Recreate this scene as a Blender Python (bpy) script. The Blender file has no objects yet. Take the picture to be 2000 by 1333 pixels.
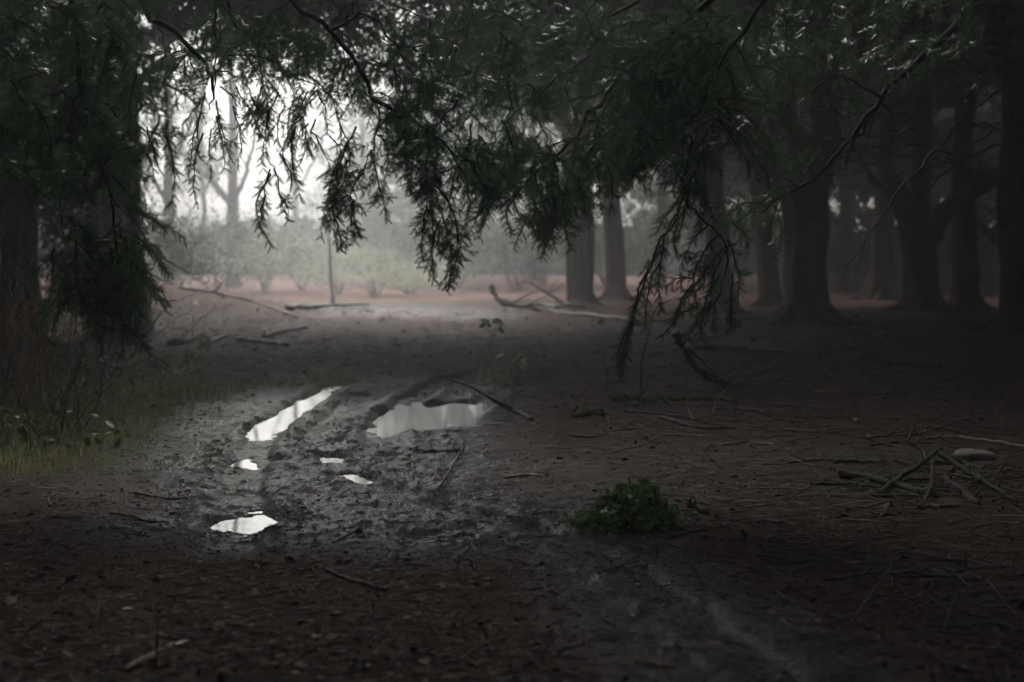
import bpy, math
import numpy as np
from mathutils import Vector

S = bpy.context.scene
COL = S.collection
rng = np.random.default_rng(11)
FP = 2778.0                 # focal length in pixels of the 2000 px wide photograph
CAM_H = 1.5
PITCH = math.atan(161.5 / FP)

# ------------------------------------------------------------------ camera
cam = bpy.data.cameras.new('camera')
cam.lens = 50.0
cam.sensor_width = 36.0
cam.clip_start = 0.05
cam.clip_end = 600.0
cam.dof.use_dof = True
cam.dof.focus_distance = 9.3
cam.dof.aperture_fstop = 1.6
camo = bpy.data.objects.new('camera', cam)
COL.objects.link(camo)
camo.location = (0, 0, CAM_H)
camo.rotation_euler = (math.pi / 2 - PITCH, 0, 0)
S.camera = camo

# ------------------------------------------------------------------ world, sun, exposure
SUN_EL, SUN_AZ = math.radians(52), math.radians(-12)     # azimuth from +Y, negative = to the left
w = bpy.data.worlds.new('World')
S.world = w
w.use_nodes = True
nt = w.node_tree
nt.nodes.clear()
sky = nt.nodes.new('ShaderNodeTexSky')
sky.sky_type = 'NISHITA'
sky.sun_disc = False
sky.sun_elevation = SUN_EL
sky.sun_rotation = SUN_AZ
sky.air_density = 1.2
sky.dust_density = 7.0
sky.ozone_density = 1.0
hs = nt.nodes.new('ShaderNodeHueSaturation')
hs.inputs['Saturation'].default_value = 0.32              # overcast: the blue is mostly lost
bgn = nt.nodes.new('ShaderNodeBackground')
bgn.inputs['Strength'].default_value = 0.12
wo = nt.nodes.new('ShaderNodeOutputWorld')
nt.links.new(sky.outputs[0], hs.inputs['Color'])
nt.links.new(hs.outputs[0], bgn.inputs['Color'])
nt.links.new(bgn.outputs[0], wo.inputs['Surface'])
sun = bpy.data.lights.new('sun', 'SUN')
sun.energy = 0.5
sun.angle = math.radians(40)
sun.color = (1.0, 0.99, 0.98)
suno = bpy.data.objects.new('sun', sun)
COL.objects.link(suno)
sd = Vector((math.sin(SUN_AZ) * math.cos(SUN_EL), math.cos(SUN_AZ) * math.cos(SUN_EL), math.sin(SUN_EL)))
suno.rotation_euler = sd.to_track_quat('Z', 'Y').to_euler()
suno.location = (0, 0, 30)

S.view_settings.view_transform = 'Standard'
S.view_settings.look = 'None'
S.view_settings.exposure = 1.77
S.view_settings.gamma = 1.0
S.view_settings.use_curve_mapping = False
HAZE = 0.0064
cy = S.cycles
cy.use_denoising = True
cy.max_bounces = 6
cy.diffuse_bounces = 3
cy.glossy_bounces = 3
cy.transmission_bounces = 2
cy.volume_bounces = 2
cy.transparent_max_bounces = 8
cy.sample_clamp_indirect = 6.0
cy.use_adaptive_sampling = False


# ------------------------------------------------------------------ photograph pixel -> place
def ray(px, py):
    a, b = (px - 1000.0) / FP, (666.5 - py) / FP
    c, s = math.cos(PITCH), math.sin(PITCH)
    return np.array([a, c + b * s, -s + b * c])


def P(px, py, D):
    d = ray(px, py)
    return np.array([0, 0, CAM_H]) + d * (D / d[1])


def G(px, py):
    d = ray(px, py)
    return np.array([0, 0, CAM_H]) + d * (-CAM_H / d[2])


# ------------------------------------------------------------------ noise
def hash2(ix, iy, seed):
    h = (ix.astype(np.int64) * 374761393 + iy.astype(np.int64) * 668265263 + seed * 974634777) & 0xffffffff
    h = ((h ^ (h >> 13)) * 1274126177) & 0xffffffff
    h = ((h ^ (h >> 16)) * 2246822519) & 0xffffffff
    return ((h ^ (h >> 15)) & 0xffffff) / float(0xffffff)


def vn(x, y, seed=0):
    ix, iy = np.floor(x), np.floor(y)
    fx, fy = x - ix, y - iy
    fx = fx * fx * fx * (fx * (fx * 6 - 15) + 10)
    fy = fy * fy * fy * (fy * (fy * 6 - 15) + 10)
    a, b = hash2(ix, iy, seed), hash2(ix + 1, iy, seed)
    c, d = hash2(ix, iy + 1, seed), hash2(ix + 1, iy + 1, seed)
    return (a + (b - a) * fx + (c - a) * fy + (a - b - c + d) * fx * fy) * 2 - 1


def fbm(x, y, octs=3, seed=0):
    t, a, s = 0.0, 1.0, 0.0
    for k in range(octs):
        c, sn = math.cos(0.7 * k), math.sin(0.7 * k)
        t = t + a * vn((x * c - y * sn) * 2 ** k, (x * sn + y * c) * 2 ** k, seed + 17 * k)
        s += a
        a *= 0.5
    return t / s


def sst(a, b, x):
    t = np.clip((x - a) / (b - a), 0, 1)
    return t * t * (3 - 2 * t)


# ------------------------------------------------------------------ mesh building
class MB:
    def __init__(self):
        self.v, self.f, self.n = [], [], 0

    def add(self, v, *faces):
        v = np.asarray(v, dtype=np.float64).reshape(-1, 3)
        for f in faces:
            if len(f):
                self.f.append(np.asarray(f, dtype=np.int64) + self.n)
        self.v.append(v)
        self.n += len(v)

    def mesh(self, name, smooth=False):
        me = bpy.data.meshes.new(name)
        v = np.concatenate(self.v) if self.v else np.zeros((0, 3))
        sizes = np.concatenate([np.full(len(f), f.shape[1]) for f in self.f])
        loops = np.concatenate([f.ravel() for f in self.f])
        me.vertices.add(len(v))
        me.vertices.foreach_set('co', v.ravel().astype(np.float32))
        me.loops.add(len(loops))
        me.loops.foreach_set('vertex_index', loops.astype(np.int32))
        me.polygons.add(len(sizes))
        st = np.concatenate([[0], np.cumsum(sizes)[:-1]])
        me.polygons.foreach_set('loop_start', st.astype(np.int32))
        if smooth:
            me.polygons.foreach_set('use_smooth', np.ones(len(sizes), dtype=bool))
        me.update(calc_edges=True)
        return me

    def build(self, name, mat, parent=None, smooth=False, origin=None):
        if origin is not None:
            self.v = [v - np.asarray(origin) for v in self.v]
        me = self.mesh(name, smooth)
        me.materials.append(mat)
        o = bpy.data.objects.new(name, me)
        COL.objects.link(o)
        if origin is not None:
            o.location = origin
        if parent is not None:
            o.parent = parent
        return o


def tag(o, label, cat, group=None, kind=None):
    o['label'] = label
    o['category'] = cat
    if group:
        o['group'] = group
    if kind:
        o['kind'] = kind
    return o


def empty(name, loc=(0, 0, 0)):
    o = bpy.data.objects.new(name, None)
    COL.objects.link(o)
    o.location = loc
    return o


def nz(v):
    v = np.asarray(v, dtype=float)
    return v / (np.linalg.norm(v, axis=-1, keepdims=True) + 1e-12)


def curve(pts, n=None, step=None):
    """Catmull-Rom through pts (any number of columns)."""
    p = np.asarray(pts, dtype=float)
    if len(p) == 2:
        m = n or 6
        t = np.linspace(0, 1, m)[:, None]
        return p[0] * (1 - t) + p[1] * t
    q = np.vstack([2 * p[0] - p[1], p, 2 * p[-1] - p[-2]])
    k = n or 24
    out = []
    T = np.linspace(0, len(p) - 1 - 1e-9, k)
    for t in T:
        i = int(t)
        u = t - i
        a, b, c, d = q[i], q[i + 1], q[i + 2], q[i + 3]
        out.append(0.5 * ((2 * b) + (c - a) * u + (2 * a - 5 * b + 4 * c - d) * u * u + (3 * b - a - 3 * c + d) * u ** 3))
    return np.array(out)


def tube(mb, pts, rad, sides=8, rough=0.0, seed=0, flute=0.0, nfl=5, cap=True):
    p = np.asarray(pts, dtype=float)
    r = np.broadcast_to(np.asarray(rad, dtype=float), (len(p),)).copy()
    t = nz(np.gradient(p, axis=0))
    ref = np.array([0.31, 0.2, 0.93]) if abs(t[0][2]) < 0.8 else np.array([1.0, 0.15, 0])
    u = nz(np.cross(t[0], ref))
    us = [u]
    for i in range(1, len(p)):
        u = us[-1] - t[i] * np.dot(us[-1], t[i])
        us.append(nz(u))
    us = np.array(us)
    vs = np.cross(t, us)
    a = np.linspace(0, 2 * np.pi, sides, endpoint=False)
    s = np.concatenate([[0], np.cumsum(np.linalg.norm(np.diff(p, axis=0), axis=1))])
    R = r[:, None] * np.ones(sides)[None]
    if rough or flute:
        A, SS = np.meshgrid(a, s)
        rm = r.mean() + 1e-6
        R = R * (1 + rough * fbm(np.cos(A) * 1.7 + SS / rm * 0.35 + seed * 7.3, np.sin(A) * 1.7 + seed * 3.1 + SS / rm * 0.2, 3, seed)
                 + flute * np.sin(A * nfl + SS / rm * 0.25 + seed) * (0.6 + 0.4 * vn(SS / rm * 0.3, A * 0 + seed, seed)))
    v = p[:, None, :] + R[..., None] * (np.cos(a)[None, :, None] * us[:, None, :] + np.sin(a)[None, :, None] * vs[:, None, :])
    n, m = len(p), sides
    i = np.arange(n - 1)[:, None] * m
    j = np.arange(m)[None]
    j2 = (j + 1) % m
    q = np.stack([i + j, i + j2, i + m + j2, i + m + j], axis=-1).reshape(-1, 4)
    vv = v.reshape(-1, 3)
    tris = []
    if cap:
        vv = np.vstack([vv, p[0], p[-1] + t[-1] * r[-1] * 0.3])
        c0, c1 = n * m, n * m + 1
        jj = np.arange(m)
        tris = np.concatenate([np.stack([np.full(m, c0), (jj + 1) % m, jj], 1),
                               np.stack([np.full(m, c1), (n - 1) * m + jj, (n - 1) * m + (jj + 1) % m], 1)])
    mb.add(vv, q, tris)


def scatter(mb, tv, tf, loc, mats):
    """copy template (tv, list of face arrays) to loc (N,3) with matrices (N,3,3): columns are the images of the axes"""
    N, k = len(loc), len(tv)
    if N == 0:
        return
    v = np.einsum('nij,kj->nki', mats, tv) + loc[:, None, :]
    off = (np.arange(N) * k)[:, None, None]
    mb.add(v.reshape(-1, 3), *[(f[None] + off).reshape(-1, f.shape[1]) for f in tf])


def frames(x, nrm, sx, sy=None, sz=None):
    x = nz(x)
    y = nz(np.cross(nrm, x))
    z = np.cross(x, y)
    sx = np.asarray(sx, dtype=float).reshape(-1, 1)
    sy = sx if sy is None else np.asarray(sy, dtype=float).reshape(-1, 1)
    sz = sx if sz is None else np.asarray(sz, dtype=float).reshape(-1, 1)
    return np.stack([x * sx, y * sy, z * sz], axis=-1)


def rdir(n, r):
    return nz(r.normal(size=(n, 3)))


# ------------------------------------------------------------------ materials
def material(name):
    m = bpy.data.materials.new(name)
    m.use_nodes = True
    t = m.node_tree
    b = t.nodes['Principled BSDF']
    return m, t, b


def nnoise(t, scale, detail=4, rough=0.6, vec=None, dist=0.0):
    n = t.nodes.new('ShaderNodeTexNoise')
    n.inputs['Scale'].default_value = scale
    n.inputs['Detail'].default_value = detail
    n.inputs['Roughness'].default_value = rough
    n.inputs['Distortion'].default_value = dist
    if vec is not None:
        t.links.new(vec, n.inputs['Vector'])
    return n.outputs['Fac']


def mixc(t, fac, a, b):
    n = t.nodes.new('ShaderNodeMix')
    n.data_type = 'RGBA'
    if isinstance(fac, float):
        n.inputs[0].default_value = fac
    else:
        t.links.new(fac, n.inputs[0])
    for k, x in ((6, a), (7, b)):
        if isinstance(x, tuple):
            n.inputs[k].default_value = (*x, 1)
        else:
            t.links.new(x, n.inputs[k])
    return n.outputs[2]


def rng_node(t, src, a, b, c=0.0, d=1.0):
    n = t.nodes.new('ShaderNodeMapRange')
    for k, x in ((1, a), (2, b), (3, c), (4, d)):
        n.inputs[k].default_value = x
    t.links.new(src, n.inputs[0])
    return n.outputs[0]


def bump(t, b, h, strength, dist):
    n = t.nodes.new('ShaderNodeBump')
    n.inputs['Strength'].default_value = strength
    n.inputs['Distance'].default_value = dist
    t.links.new(h, n.inputs['Height'])
    t.links.new(n.outputs[0], b.inputs['Normal'])
    return n


def position(t, scale=(1, 1, 1)):
    g = t.nodes.new('ShaderNodeNewGeometry')
    m = t.nodes.new('ShaderNodeMapping')
    m.inputs['Scale'].default_value = scale
    t.links.new(g.outputs['Position'], m.inputs['Vector'])
    return m.outputs[0]


def leaf_mat(name, c1, c2, rough=0.45, scale=3.0, spec=0.5, thin=0.0):
    m, t, b = material(name)
    f = nnoise(t, scale, 3, 0.6, position(t))
    g = nnoise(t, scale * 14, 1, 0.5, position(t))
    c = mixc(t, rng_node(t, f, 0.32, 0.68), c1, c2)
    c = mixc(t, rng_node(t, g, 0.35, 0.7, 0.0, 0.55), c, tuple(x * 1.5 for x in c2))
    t.links.new(c, b.inputs['Base Color'])
    b.inputs['Roughness'].default_value = rough
    b.inputs['Specular IOR Level'].default_value = spec
    if thin:                                  # light comes through thin leaves
        tr = t.nodes.new('ShaderNodeBsdfTranslucent')
        ms = t.nodes.new('ShaderNodeMixShader')
        ms.inputs[0].default_value = thin
        g2 = t.nodes.new('ShaderNodeGamma')
        g2.inputs['Gamma'].default_value = 0.85
        t.links.new(c, g2.inputs[0])
        t.links.new(g2.outputs[0], tr.inputs['Color'])
        t.links.new(b.outputs[0], ms.inputs[1])
        t.links.new(tr.outputs[0], ms.inputs[2])
        t.links.new(ms.outputs[0], t.nodes['Material Output'].inputs['Surface'])
    return m


def bark_mat(name, c1, c2, moss=0.0, rough=0.8, sc=1.0, spec=0.25, mossc=(0.036, 0.050, 0.018)):
    m, t, b = material(name)
    v = position(t, (7 * sc, 7 * sc, 1.1 * sc))
    f = nnoise(t, 2.2, 6, 0.68, v, 0.6)
    p = position(t)
    g = nnoise(t, 30 * sc, 4, 0.7, p)
    c = mixc(t, rng_node(t, f, 0.32, 0.66), c1, c2)
    c = mixc(t, rng_node(t, g, 0.45, 0.75, 0, 0.5), c, tuple(x * 0.4 for x in c1))
    if moss > 0:
        ge = t.nodes.new('ShaderNodeNewGeometry')
        s = t.nodes.new('ShaderNodeSeparateXYZ')
        t.links.new(ge.outputs['Normal'], s.inputs[0])
        mn = nnoise(t, 7 * sc, 5, 0.7, p)
        ad = t.nodes.new('ShaderNodeMath')
        ad.operation = 'MULTIPLY_ADD'
        t.links.new(s.outputs[2], ad.inputs[0])
        ad.inputs[1].default_value = 0.32
        t.links.new(mn, ad.inputs[2])
        c = mixc(t, rng_node(t, ad.outputs[0], 0.95 - moss, 1.05 - moss), c, mossc)
    t.links.new(c, b.inputs['Base Color'])
    b.inputs['Roughness'].default_value = rough
    b.inputs['Specular IOR Level'].default_value = spec
    bump(t, b, f, 0.8, 0.03 / sc)
    return m


M = {}
M['needle'] = leaf_mat('yew_needles', (0.045, 0.090, 0.052), (0.078, 0.135, 0.078), 0.34, 2.5, 0.55, thin=0.35)
M['frond'] = leaf_mat('evergreen_fronds', (0.020, 0.038, 0.023), (0.040, 0.064, 0.036), 0.55, 0.6, 0.4)
M['far_leaf'] = leaf_mat('far_shrub_leaves', (0.034, 0.058, 0.032), (0.075, 0.105, 0.060), 0.5, 0.4, 0.5, thin=0.3)
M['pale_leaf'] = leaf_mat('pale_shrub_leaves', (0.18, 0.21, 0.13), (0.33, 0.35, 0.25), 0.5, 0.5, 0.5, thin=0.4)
M['ivy'] = leaf_mat('ivy_leaf', (0.070, 0.165, 0.045), (0.13, 0.24, 0.065), 0.38, 5.0, 0.5, thin=0.35)
M['ivy_young'] = leaf_mat('young_ivy_leaf', (0.11, 0.17, 0.045), (0.17, 0.22, 0.08), 0.4, 5.0, 0.5, thin=0.4)
M['plant'] = leaf_mat('low_plant_leaf', (0.05, 0.085, 0.028), (0.10, 0.14, 0.05), 0.4, 3.0, 0.5, thin=0.4)
M['sapling'] = leaf_mat('sapling_leaf', (0.24, 0.30, 0.16), (0.36, 0.42, 0.25), 0.42, 4.0, 0.5, thin=0.45)
M['glossy'] = leaf_mat('wet_pale_leaf', (0.16, 0.20, 0.14), (0.29, 0.33, 0.26), 0.22, 4.0, 0.6, thin=0.3)
M['grass'] = leaf_mat('grass_blade', (0.16, 0.19, 0.085), (0.30, 0.30, 0.14), 0.55, 1.2, 0.4, thin=0.45)
M['bark'] = bark_mat('yew_bark', (0.050, 0.029, 0.022), (0.15, 0.095, 0.078), 0.0, 0.8)
M['bark_dark'] = bark_mat('dark_bark', (0.018, 0.014, 0.012), (0.035, 0.028, 0.025), 0.0, 0.8)
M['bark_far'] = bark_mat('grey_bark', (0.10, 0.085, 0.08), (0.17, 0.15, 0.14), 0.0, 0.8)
M['twig'] = bark_mat('twig_bark', (0.025, 0.020, 0.017), (0.05, 0.04, 0.033), 0.0, 0.7, 3.0)
M['stick'] = bark_mat('dead_stick', (0.03, 0.024, 0.02), (0.068, 0.056, 0.048), 0.0, 0.5, 3.0, 0.5)
M['stick_pale'] = bark_mat('bare_pale_twig', (0.16, 0.135, 0.10), (0.27, 0.235, 0.18), 0.0, 0.6, 3.0, 0.4)
M['stick_red'] = bark_mat('reddish_stem', (0.20, 0.14, 0.105), (0.32, 0.24, 0.185), 0.0, 0.6, 3.0, 0.4)
M['moss'] = bark_mat('mossy_log', (0.035, 0.027, 0.021), (0.075, 0.06, 0.05), 0.52, 0.75, 2.0, 0.3)
M['stone'] = bark_mat('grey_stone', (0.17, 0.16, 0.14), (0.27, 0.255, 0.23), 0.0, 0.75, 0.8, 0.4)
M['cut_wood'] = bark_mat('pale_broken_wood', (0.38, 0.33, 0.27), (0.5, 0.45, 0.38), 0.0, 0.6, 3.0, 0.4)
M['dead_leaf'] = leaf_mat('dead_leaf', (0.075, 0.045, 0.032), (0.17, 0.105, 0.075), 0.4, 8.0, 0.5)
M['chip'] = leaf_mat('litter_chip', (0.020, 0.0125, 0.0095), (0.065, 0.042, 0.031), 0.6, 9.0, 0.35)


def plain(name, col, rough=0.7):
    m, t, b = material(name)
    f = nnoise(t, 14, 4, 0.6, position(t))
    t.links.new(mixc(t, f, tuple(x * 0.7 for x in col), tuple(x * 1.25 for x in col)), b.inputs['Base Color'])
    b.inputs['Roughness'].default_value = rough
    return m


M['jacket'] = plain('blue_jacket', (0.03, 0.10, 0.22))
M['trouser'] = plain('dark_trousers', (0.02, 0.022, 0.03))
M['hair'] = plain('fair_hair', (0.35, 0.27, 0.17), 0.5)
M['skin'] = plain('skin', (0.45, 0.30, 0.23), 0.5)

# water
m, t, b = material('muddy_water')
b.inputs['Base Color'].default_value = (0.028, 0.025, 0.020, 1)
b.inputs['Roughness'].default_value = 0.03
b.inputs['IOR'].default_value = 1.33
bump(t, b, nnoise(t, 9, 2, 0.5, position(t)), 0.05, 0.01)
M['water'] = m

for k_ in ('needle', 'ivy', 'ivy_young', 'plant'):        # wet from the rain
    b_ = M[k_].node_tree.nodes['Principled BSDF']
    b_.inputs['Coat Weight'].default_value = 0.45
    b_.inputs['Coat Roughness'].default_value = 0.22

# forest floor
m, t, b = material('forest_floor')


def attr(t, n):
    a = t.nodes.new('ShaderNodeAttribute')
    a.attribute_name = n
    return a.outputs['Fac']


p = position(t)
n1 = nnoise(t, 2.3, 6, 0.62, p)
n2 = nnoise(t, 26, 6, 0.72, p)
n3 = nnoise(t, 120, 3, 0.7, p)
vo = t.nodes.new('ShaderNodeTexVoronoi')
vo.inputs['Scale'].default_value = 46
t.links.new(p, vo.inputs['Vector'])
litter = mixc(t, rng_node(t, n2, 0.35, 0.68), (0.019, 0.011, 0.0085), (0.052, 0.031, 0.024))
litter = mixc(t, rng_node(t, n3, 0.5, 0.75), litter, (0.085, 0.06, 0.045))
mud = mixc(t, rng_node(t, n2, 0.35, 0.65), (0.018, 0.014, 0.0125), (0.042, 0.034, 0.030))
mud = mixc(t, rng_node(t, n3, 0.58, 0.8, 0, 0.6), mud, (0.10, 0.08, 0.065))
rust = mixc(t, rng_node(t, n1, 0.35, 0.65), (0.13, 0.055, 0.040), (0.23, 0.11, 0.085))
green = mixc(t, rng_node(t, n2, 0.35, 0.65), (0.045, 0.05, 0.02), (0.105, 0.10, 0.045))
pale = mixc(t, rng_node(t, n1, 0.35, 0.65), (0.075, 0.068, 0.068), (0.13, 0.12, 0.12))  # sky reflected by the lit far ground, put into the colour
n4 = nnoise(t, 5.5, 5, 0.7, p)
litter = mixc(t, rng_node(t, n4, 0.40, 0.72, 0, .8), litter, (0.085, 0.056, 0.043))
c = mixc(t, attr(t, 'mud'), litter, mud)
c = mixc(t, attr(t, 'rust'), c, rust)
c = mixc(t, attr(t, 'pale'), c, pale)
c = mixc(t, attr(t, 'grass'), c, green)
t.links.new(c, b.inputs['Base Color'])
r1 = rng_node(t, n2, 0.3, 0.7, 0.14, 0.42)
r2 = rng_node(t, n2, 0.3, 0.7, 0.75, 1.0)
mr = t.nodes.new('ShaderNodeMix')
t.links.new(attr(t, 'mud'), mr.inputs[0])
t.links.new(r2, mr.inputs[2])
t.links.new(r1, mr.inputs[3])
t.links.new(mr.outputs[0], b.inputs['Roughness'])
t.links.new(rng_node(t, attr(t, 'mud'), 0.0, 1.0, 0.22, 0.5), b.inputs['Specular IOR Level'])
ma = t.nodes.new('ShaderNodeMath')
ma.operation = 'MULTIPLY_ADD'
t.links.new(n3, ma.inputs[0])
ma.inputs[1].default_value = 0.35
t.links.new(n2, ma.inputs[2])
mb_ = t.nodes.new('ShaderNodeMath')
mb_.operation = 'MULTIPLY_ADD'
t.links.new(vo.outputs['Distance'], mb_.inputs[0])
mb_.inputs[1].default_value = -0.5
t.links.new(ma.outputs[0], mb_.inputs[2])
bump(t, b, mb_.outputs[0], 1.0, 0.032)
M['ground'] = m

# ------------------------------------------------------------------ the ground
# wheel ruts: photograph pixels laid on the ground plane, half width, depth
def gline(px):
    return np.array([G(*q)[:2] for q in px])


RUTS = [
    (gline([(672, 745), (610, 775), (530, 828), (488, 880), (472, 950), (470, 1010), (430, 1090)]), 0.17, 0.030),
    (gline([(700, 770), (610, 850), (655, 893), (690, 930), (770, 960), (860, 982), (960, 1008), (1090, 1046), (1200, 1092), (1285, 1155), (1390, 1235), (1520, 1325)]), 0.13, 0.020),
    (gline([(880, 738), (785, 790), (735, 835), (760, 880)]), 0.16, 0.032),
    (gline([(1060, 735), (960, 775), (905, 815)]), 0.14, 0.022),
    (gline([(860, 975), (1000, 955), (1150, 940)]), 0.15, 0.014),
    (gline([(1300, 1085), (1480, 1100), (1700, 1150)]), 0.16, 0.014),
]
# puddle basins: chains of (px, py, half width m)
WATER_Z = -0.036
BASINS = [
    [(655, 752, .02), (618, 770, .04), (575, 800, .07), (530, 824, .16), (496, 842, .11)],
    [(470, 902, .06), (500, 899, .16), (545, 894, .07)],
    [(640, 886, .06), (660, 898, .08)],
    [(648, 931, .07), (682, 926, .15), (712, 931, .08)],
    [(440, 1011, .08), (475, 1013, .14), (520, 1008, .13)],
    [(800, 800, .26), (790, 835, .24), (840, 828, .26), (880, 800, .28), (900, 785, .22), (845, 790, .3), (900, 826, .15)],
]
MUDC = [
    (gline([(660, 735), (560, 800), (520, 900), (560, 1000)]), 1.15),
    (gline([(850, 745), (800, 830), (800, 950), (900, 1010)]), 1.15),
    (gline([(860, 960), (1100, 1010), (1200, 1080), (1350, 1210), (1560, 1360)]), 0.5),
    ]


def segdist(x, y, pl):
    d = np.full(x.shape, 1e9)
    for a, b in zip(pl[:-1], pl[1:]):
        ab = b - a
        L = ab @ ab + 1e-9
        tt = np.clip(((x - a[0]) * ab[0] + (y - a[1]) * ab[1]) / L, 0, 1)
        d = np.minimum(d, np.hypot(x - a[0] - tt * ab[0], y - a[1] - tt * ab[1]))
    return d


def mud_mask(x, y):
    m = np.zeros(x.shape)
    wob = 0.5 * fbm(x * 1.1, y * 0.8, 4, 5)
    for pl, r in MUDC:
        d = segdist(x, y, pl) + wob * min(1, r)
        m = np.maximum(m, 1 - sst(r * 0.35, r * 1.55, d))
    return m * (1 - .85 * sst(13.5, 19.5, y + 1.5 * fbm(x * .8, y * .5, 2, 6)))


GRASS_C = [((-2.9, 13.0), 1.5, 3.2), ((-4.3, 14.5), 1.8, 4.5), ((-2.6, 17.0), 1.2, 1.3), ((-4.2, 10.5), 1.3, 1.6)]


def grass_mask(x, y):
    m = np.zeros(x.shape)
    wob = 0.35 * fbm(x * 0.9 + 4, y * 0.9, 3, 9)
    for (cx, cyy), rx, ry in GRASS_C:
        d = np.hypot((x - cx) / rx, (y - cyy) / ry) + wob
        m = np.maximum(m, 1 - sst(0.55, 1.05, d))
    # the strip of light grass at the far side of the clearing
    d = np.abs(y - 50 - 0.15 * x + 2.0 * fbm(x * 0.2, y * 0.2, 2, 3)) / 3.0
    m = np.maximum(m, (1 - sst(0.5, 1.0, d)) * (1 - sst(0, 3, x)) * 0.8)
    return m


def H(x, y):
    x = np.atleast_1d(np.asarray(x, dtype=float))
    y = np.atleast_1d(np.asarray(y, dtype=float))
    h = 0.022 * fbm(x * 0.35, y * 0.35, 2, 1) + 0.012 * fbm(x * 1.6, y * 1.6, 3, 2)
    mud = mud_mask(x, y)
    near = 1 - sst(30, 45, y)
    strip = (1 - sst(.10, .42, segdist(x, y, RUTS[1][0]))) * (1 - sst(8.3, 9.2, y))     # pressed smooth by the wheel
    near = near * (1 - .78 * strip)
    cl = fbm(x * 5.5, y * 5.5, 4, 3)
    h = h + near * (0.007 + 0.011 * mud) * np.where(cl > 0, cl * 1.5, cl * 0.7)
    h = h + near * 0.007 * fbm(x * 19, y * 19, 3, 4) * (0.6 + 0.9 * mud)
    h = h + near * 0.006 * mud * np.maximum(0, vn(x * 38, y * 30, 7)) ** 1.5
    for pl, wd, dp in RUTS:
        lo, hi = pl.min(0) - 1, pl.max(0) + 1
        k = (x > lo[0]) & (x < hi[0]) & (y > lo[1]) & (y < hi[1])
        if not k.any():
            continue
        xx, yy = x[k], y[k]
        d = segdist(xx, yy, pl) + 0.05 * fbm(xx * 3.5, yy * 3.5, 3, 21)
        dd = -dp * (1 - sst(wd * 0.55, wd * 1.1, d))
        tread = 0.3 + 0.7 * (0.5 + 0.5 * vn(xx * 7, yy * 7, 31))
        dd = dd + 0.036 * tread * np.exp(-((d - wd * 1.45) / (wd * 0.4)) ** 2) * (dp / 0.03)
        h[k] += dd
    for bs in BASINS:
        c = np.array([G(a, b_)[:2] for a, b_, _ in bs])
        rr = [q[2] for q in bs]
        lo, hi = c.min(0) - 1.6, c.max(0) + 1.6
        k = (x > lo[0]) & (x < hi[0]) & (y > lo[1]) & (y < hi[1])
        if not k.any():
            continue
        xx, yy = x[k], y[k]
        d = np.full(xx.shape, 1e9)
        for i in range(len(c)):
            for jx in ([i + 1] if i + 1 < len(c) else [i]):
                ab = c[jx] - c[i]
                L = ab @ ab + 1e-9
                tt = np.clip(((xx - c[i][0]) * ab[0] + (yy - c[i][1]) * ab[1]) / L, 0, 1)
                r_ = rr[i] * (1 - tt) + rr[jx] * tt
                d = np.minimum(d, np.hypot(xx - c[i][0] - tt * ab[0], (yy - c[i][1] - tt * ab[1]) * 0.8) - r_)
        d = d + 0.11 * fbm(xx * 4.0, yy * 3.0, 4, 41)
        ins = 1 - sst(-0.05, 0.10, d)
        h[k] = h[k] * (1 - 0.75 * ins) - 0.062 * ins
        # keep the rims above the water
        rim = sst(0.09, 0.2, d) * (1 - sst(0.5, 1.2, d))
        h[k] = np.maximum(h[k], (WATER_Z + 0.008) * rim + (1 - rim) * -9)
    # the bank on the left at the edge of the clearing
    bx = -9.0 - 0.12 * (y - 34)
    h = h + 0.78 * np.exp(-((x - bx) / 4.2) ** 2) * np.exp(-((y - 36) / 5.0) ** 2) * (1 + 0.3 * fbm(x * 0.7, y * 0.7, 3, 61))
    h = h + 0.5 * sst(55, 80, y)
    return h


def Hs(x, y):
    return float(H(x, y)[0])


def on(px, py, lift=0.0):
    g = G(px, py)
    for _ in range(3):
        z = Hs(g[0], g[1])
        d = ray(px, py)
        g = np.array([0, 0, CAM_H]) + d * ((z - CAM_H) / d[2])
    return np.array([g[0], g[1], Hs(g[0], g[1]) + lift])


ys = [-70, -50, -35, -25, -15, -8, -3, 0, 1.5, 2.5, 3.2, 3.7, 4.0]
yv = 4.2
while yv < 75:
    ys.append(yv)
    yv += min(0.30, max(0.013, yv * yv / 2500.0))
ys += [78, 83, 90, 100, 115, 135, 160]
ys = np.array(ys)
NI = 470
u = np.linspace(-1, 1, NI)
ot = np.array([1.2, 2.2, 4, 7, 12, 20, 32, 50, 75])
rows = []
for yy in ys:
    half = 0.42 * max(yy, 4.0)
    inn = u * half
    rows.append(np.concatenate([-(half + ot[::-1]), inn, half + ot]))
X = np.array(rows)
Y = np.repeat(ys[:, None], X.shape[1], 1)
Z = H(X.ravel(), Y.ravel()).reshape(X.shape)
nr, nc = X.shape
i = np.arange(nr - 1)[:, None] * nc
j = np.arange(nc - 1)[None]
quads = np.stack([i + j, i + j + 1, i + nc + j + 1, i + nc + j], -1).reshape(-1, 4)
mb = MB()
mb.add(np.stack([X, Y, Z], -1).reshape(-1, 3), quads)
ground = mb.build('forest_floor', M['ground'], smooth=True)
ground['kind'] = 'structure'
xf, yf = X.ravel(), Y.ravel()
far_wet = (1 - sst(.5, 1.05, np.hypot((xf + 3.0) / 5.0, (yf - 38) / 5.5) + .35 * fbm(xf * .5, yf * .25, 3, 74))) * .38
mid_wet = sst(.05, .5, fbm(xf * .45, yf * .9, 4, 75)) * sst(14, 17, yf) * (1 - sst(27, 34, yf)) * (1 - sst(.10, .2, np.abs(xf / np.maximum(yf, 1) - .02))) * .3
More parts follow.
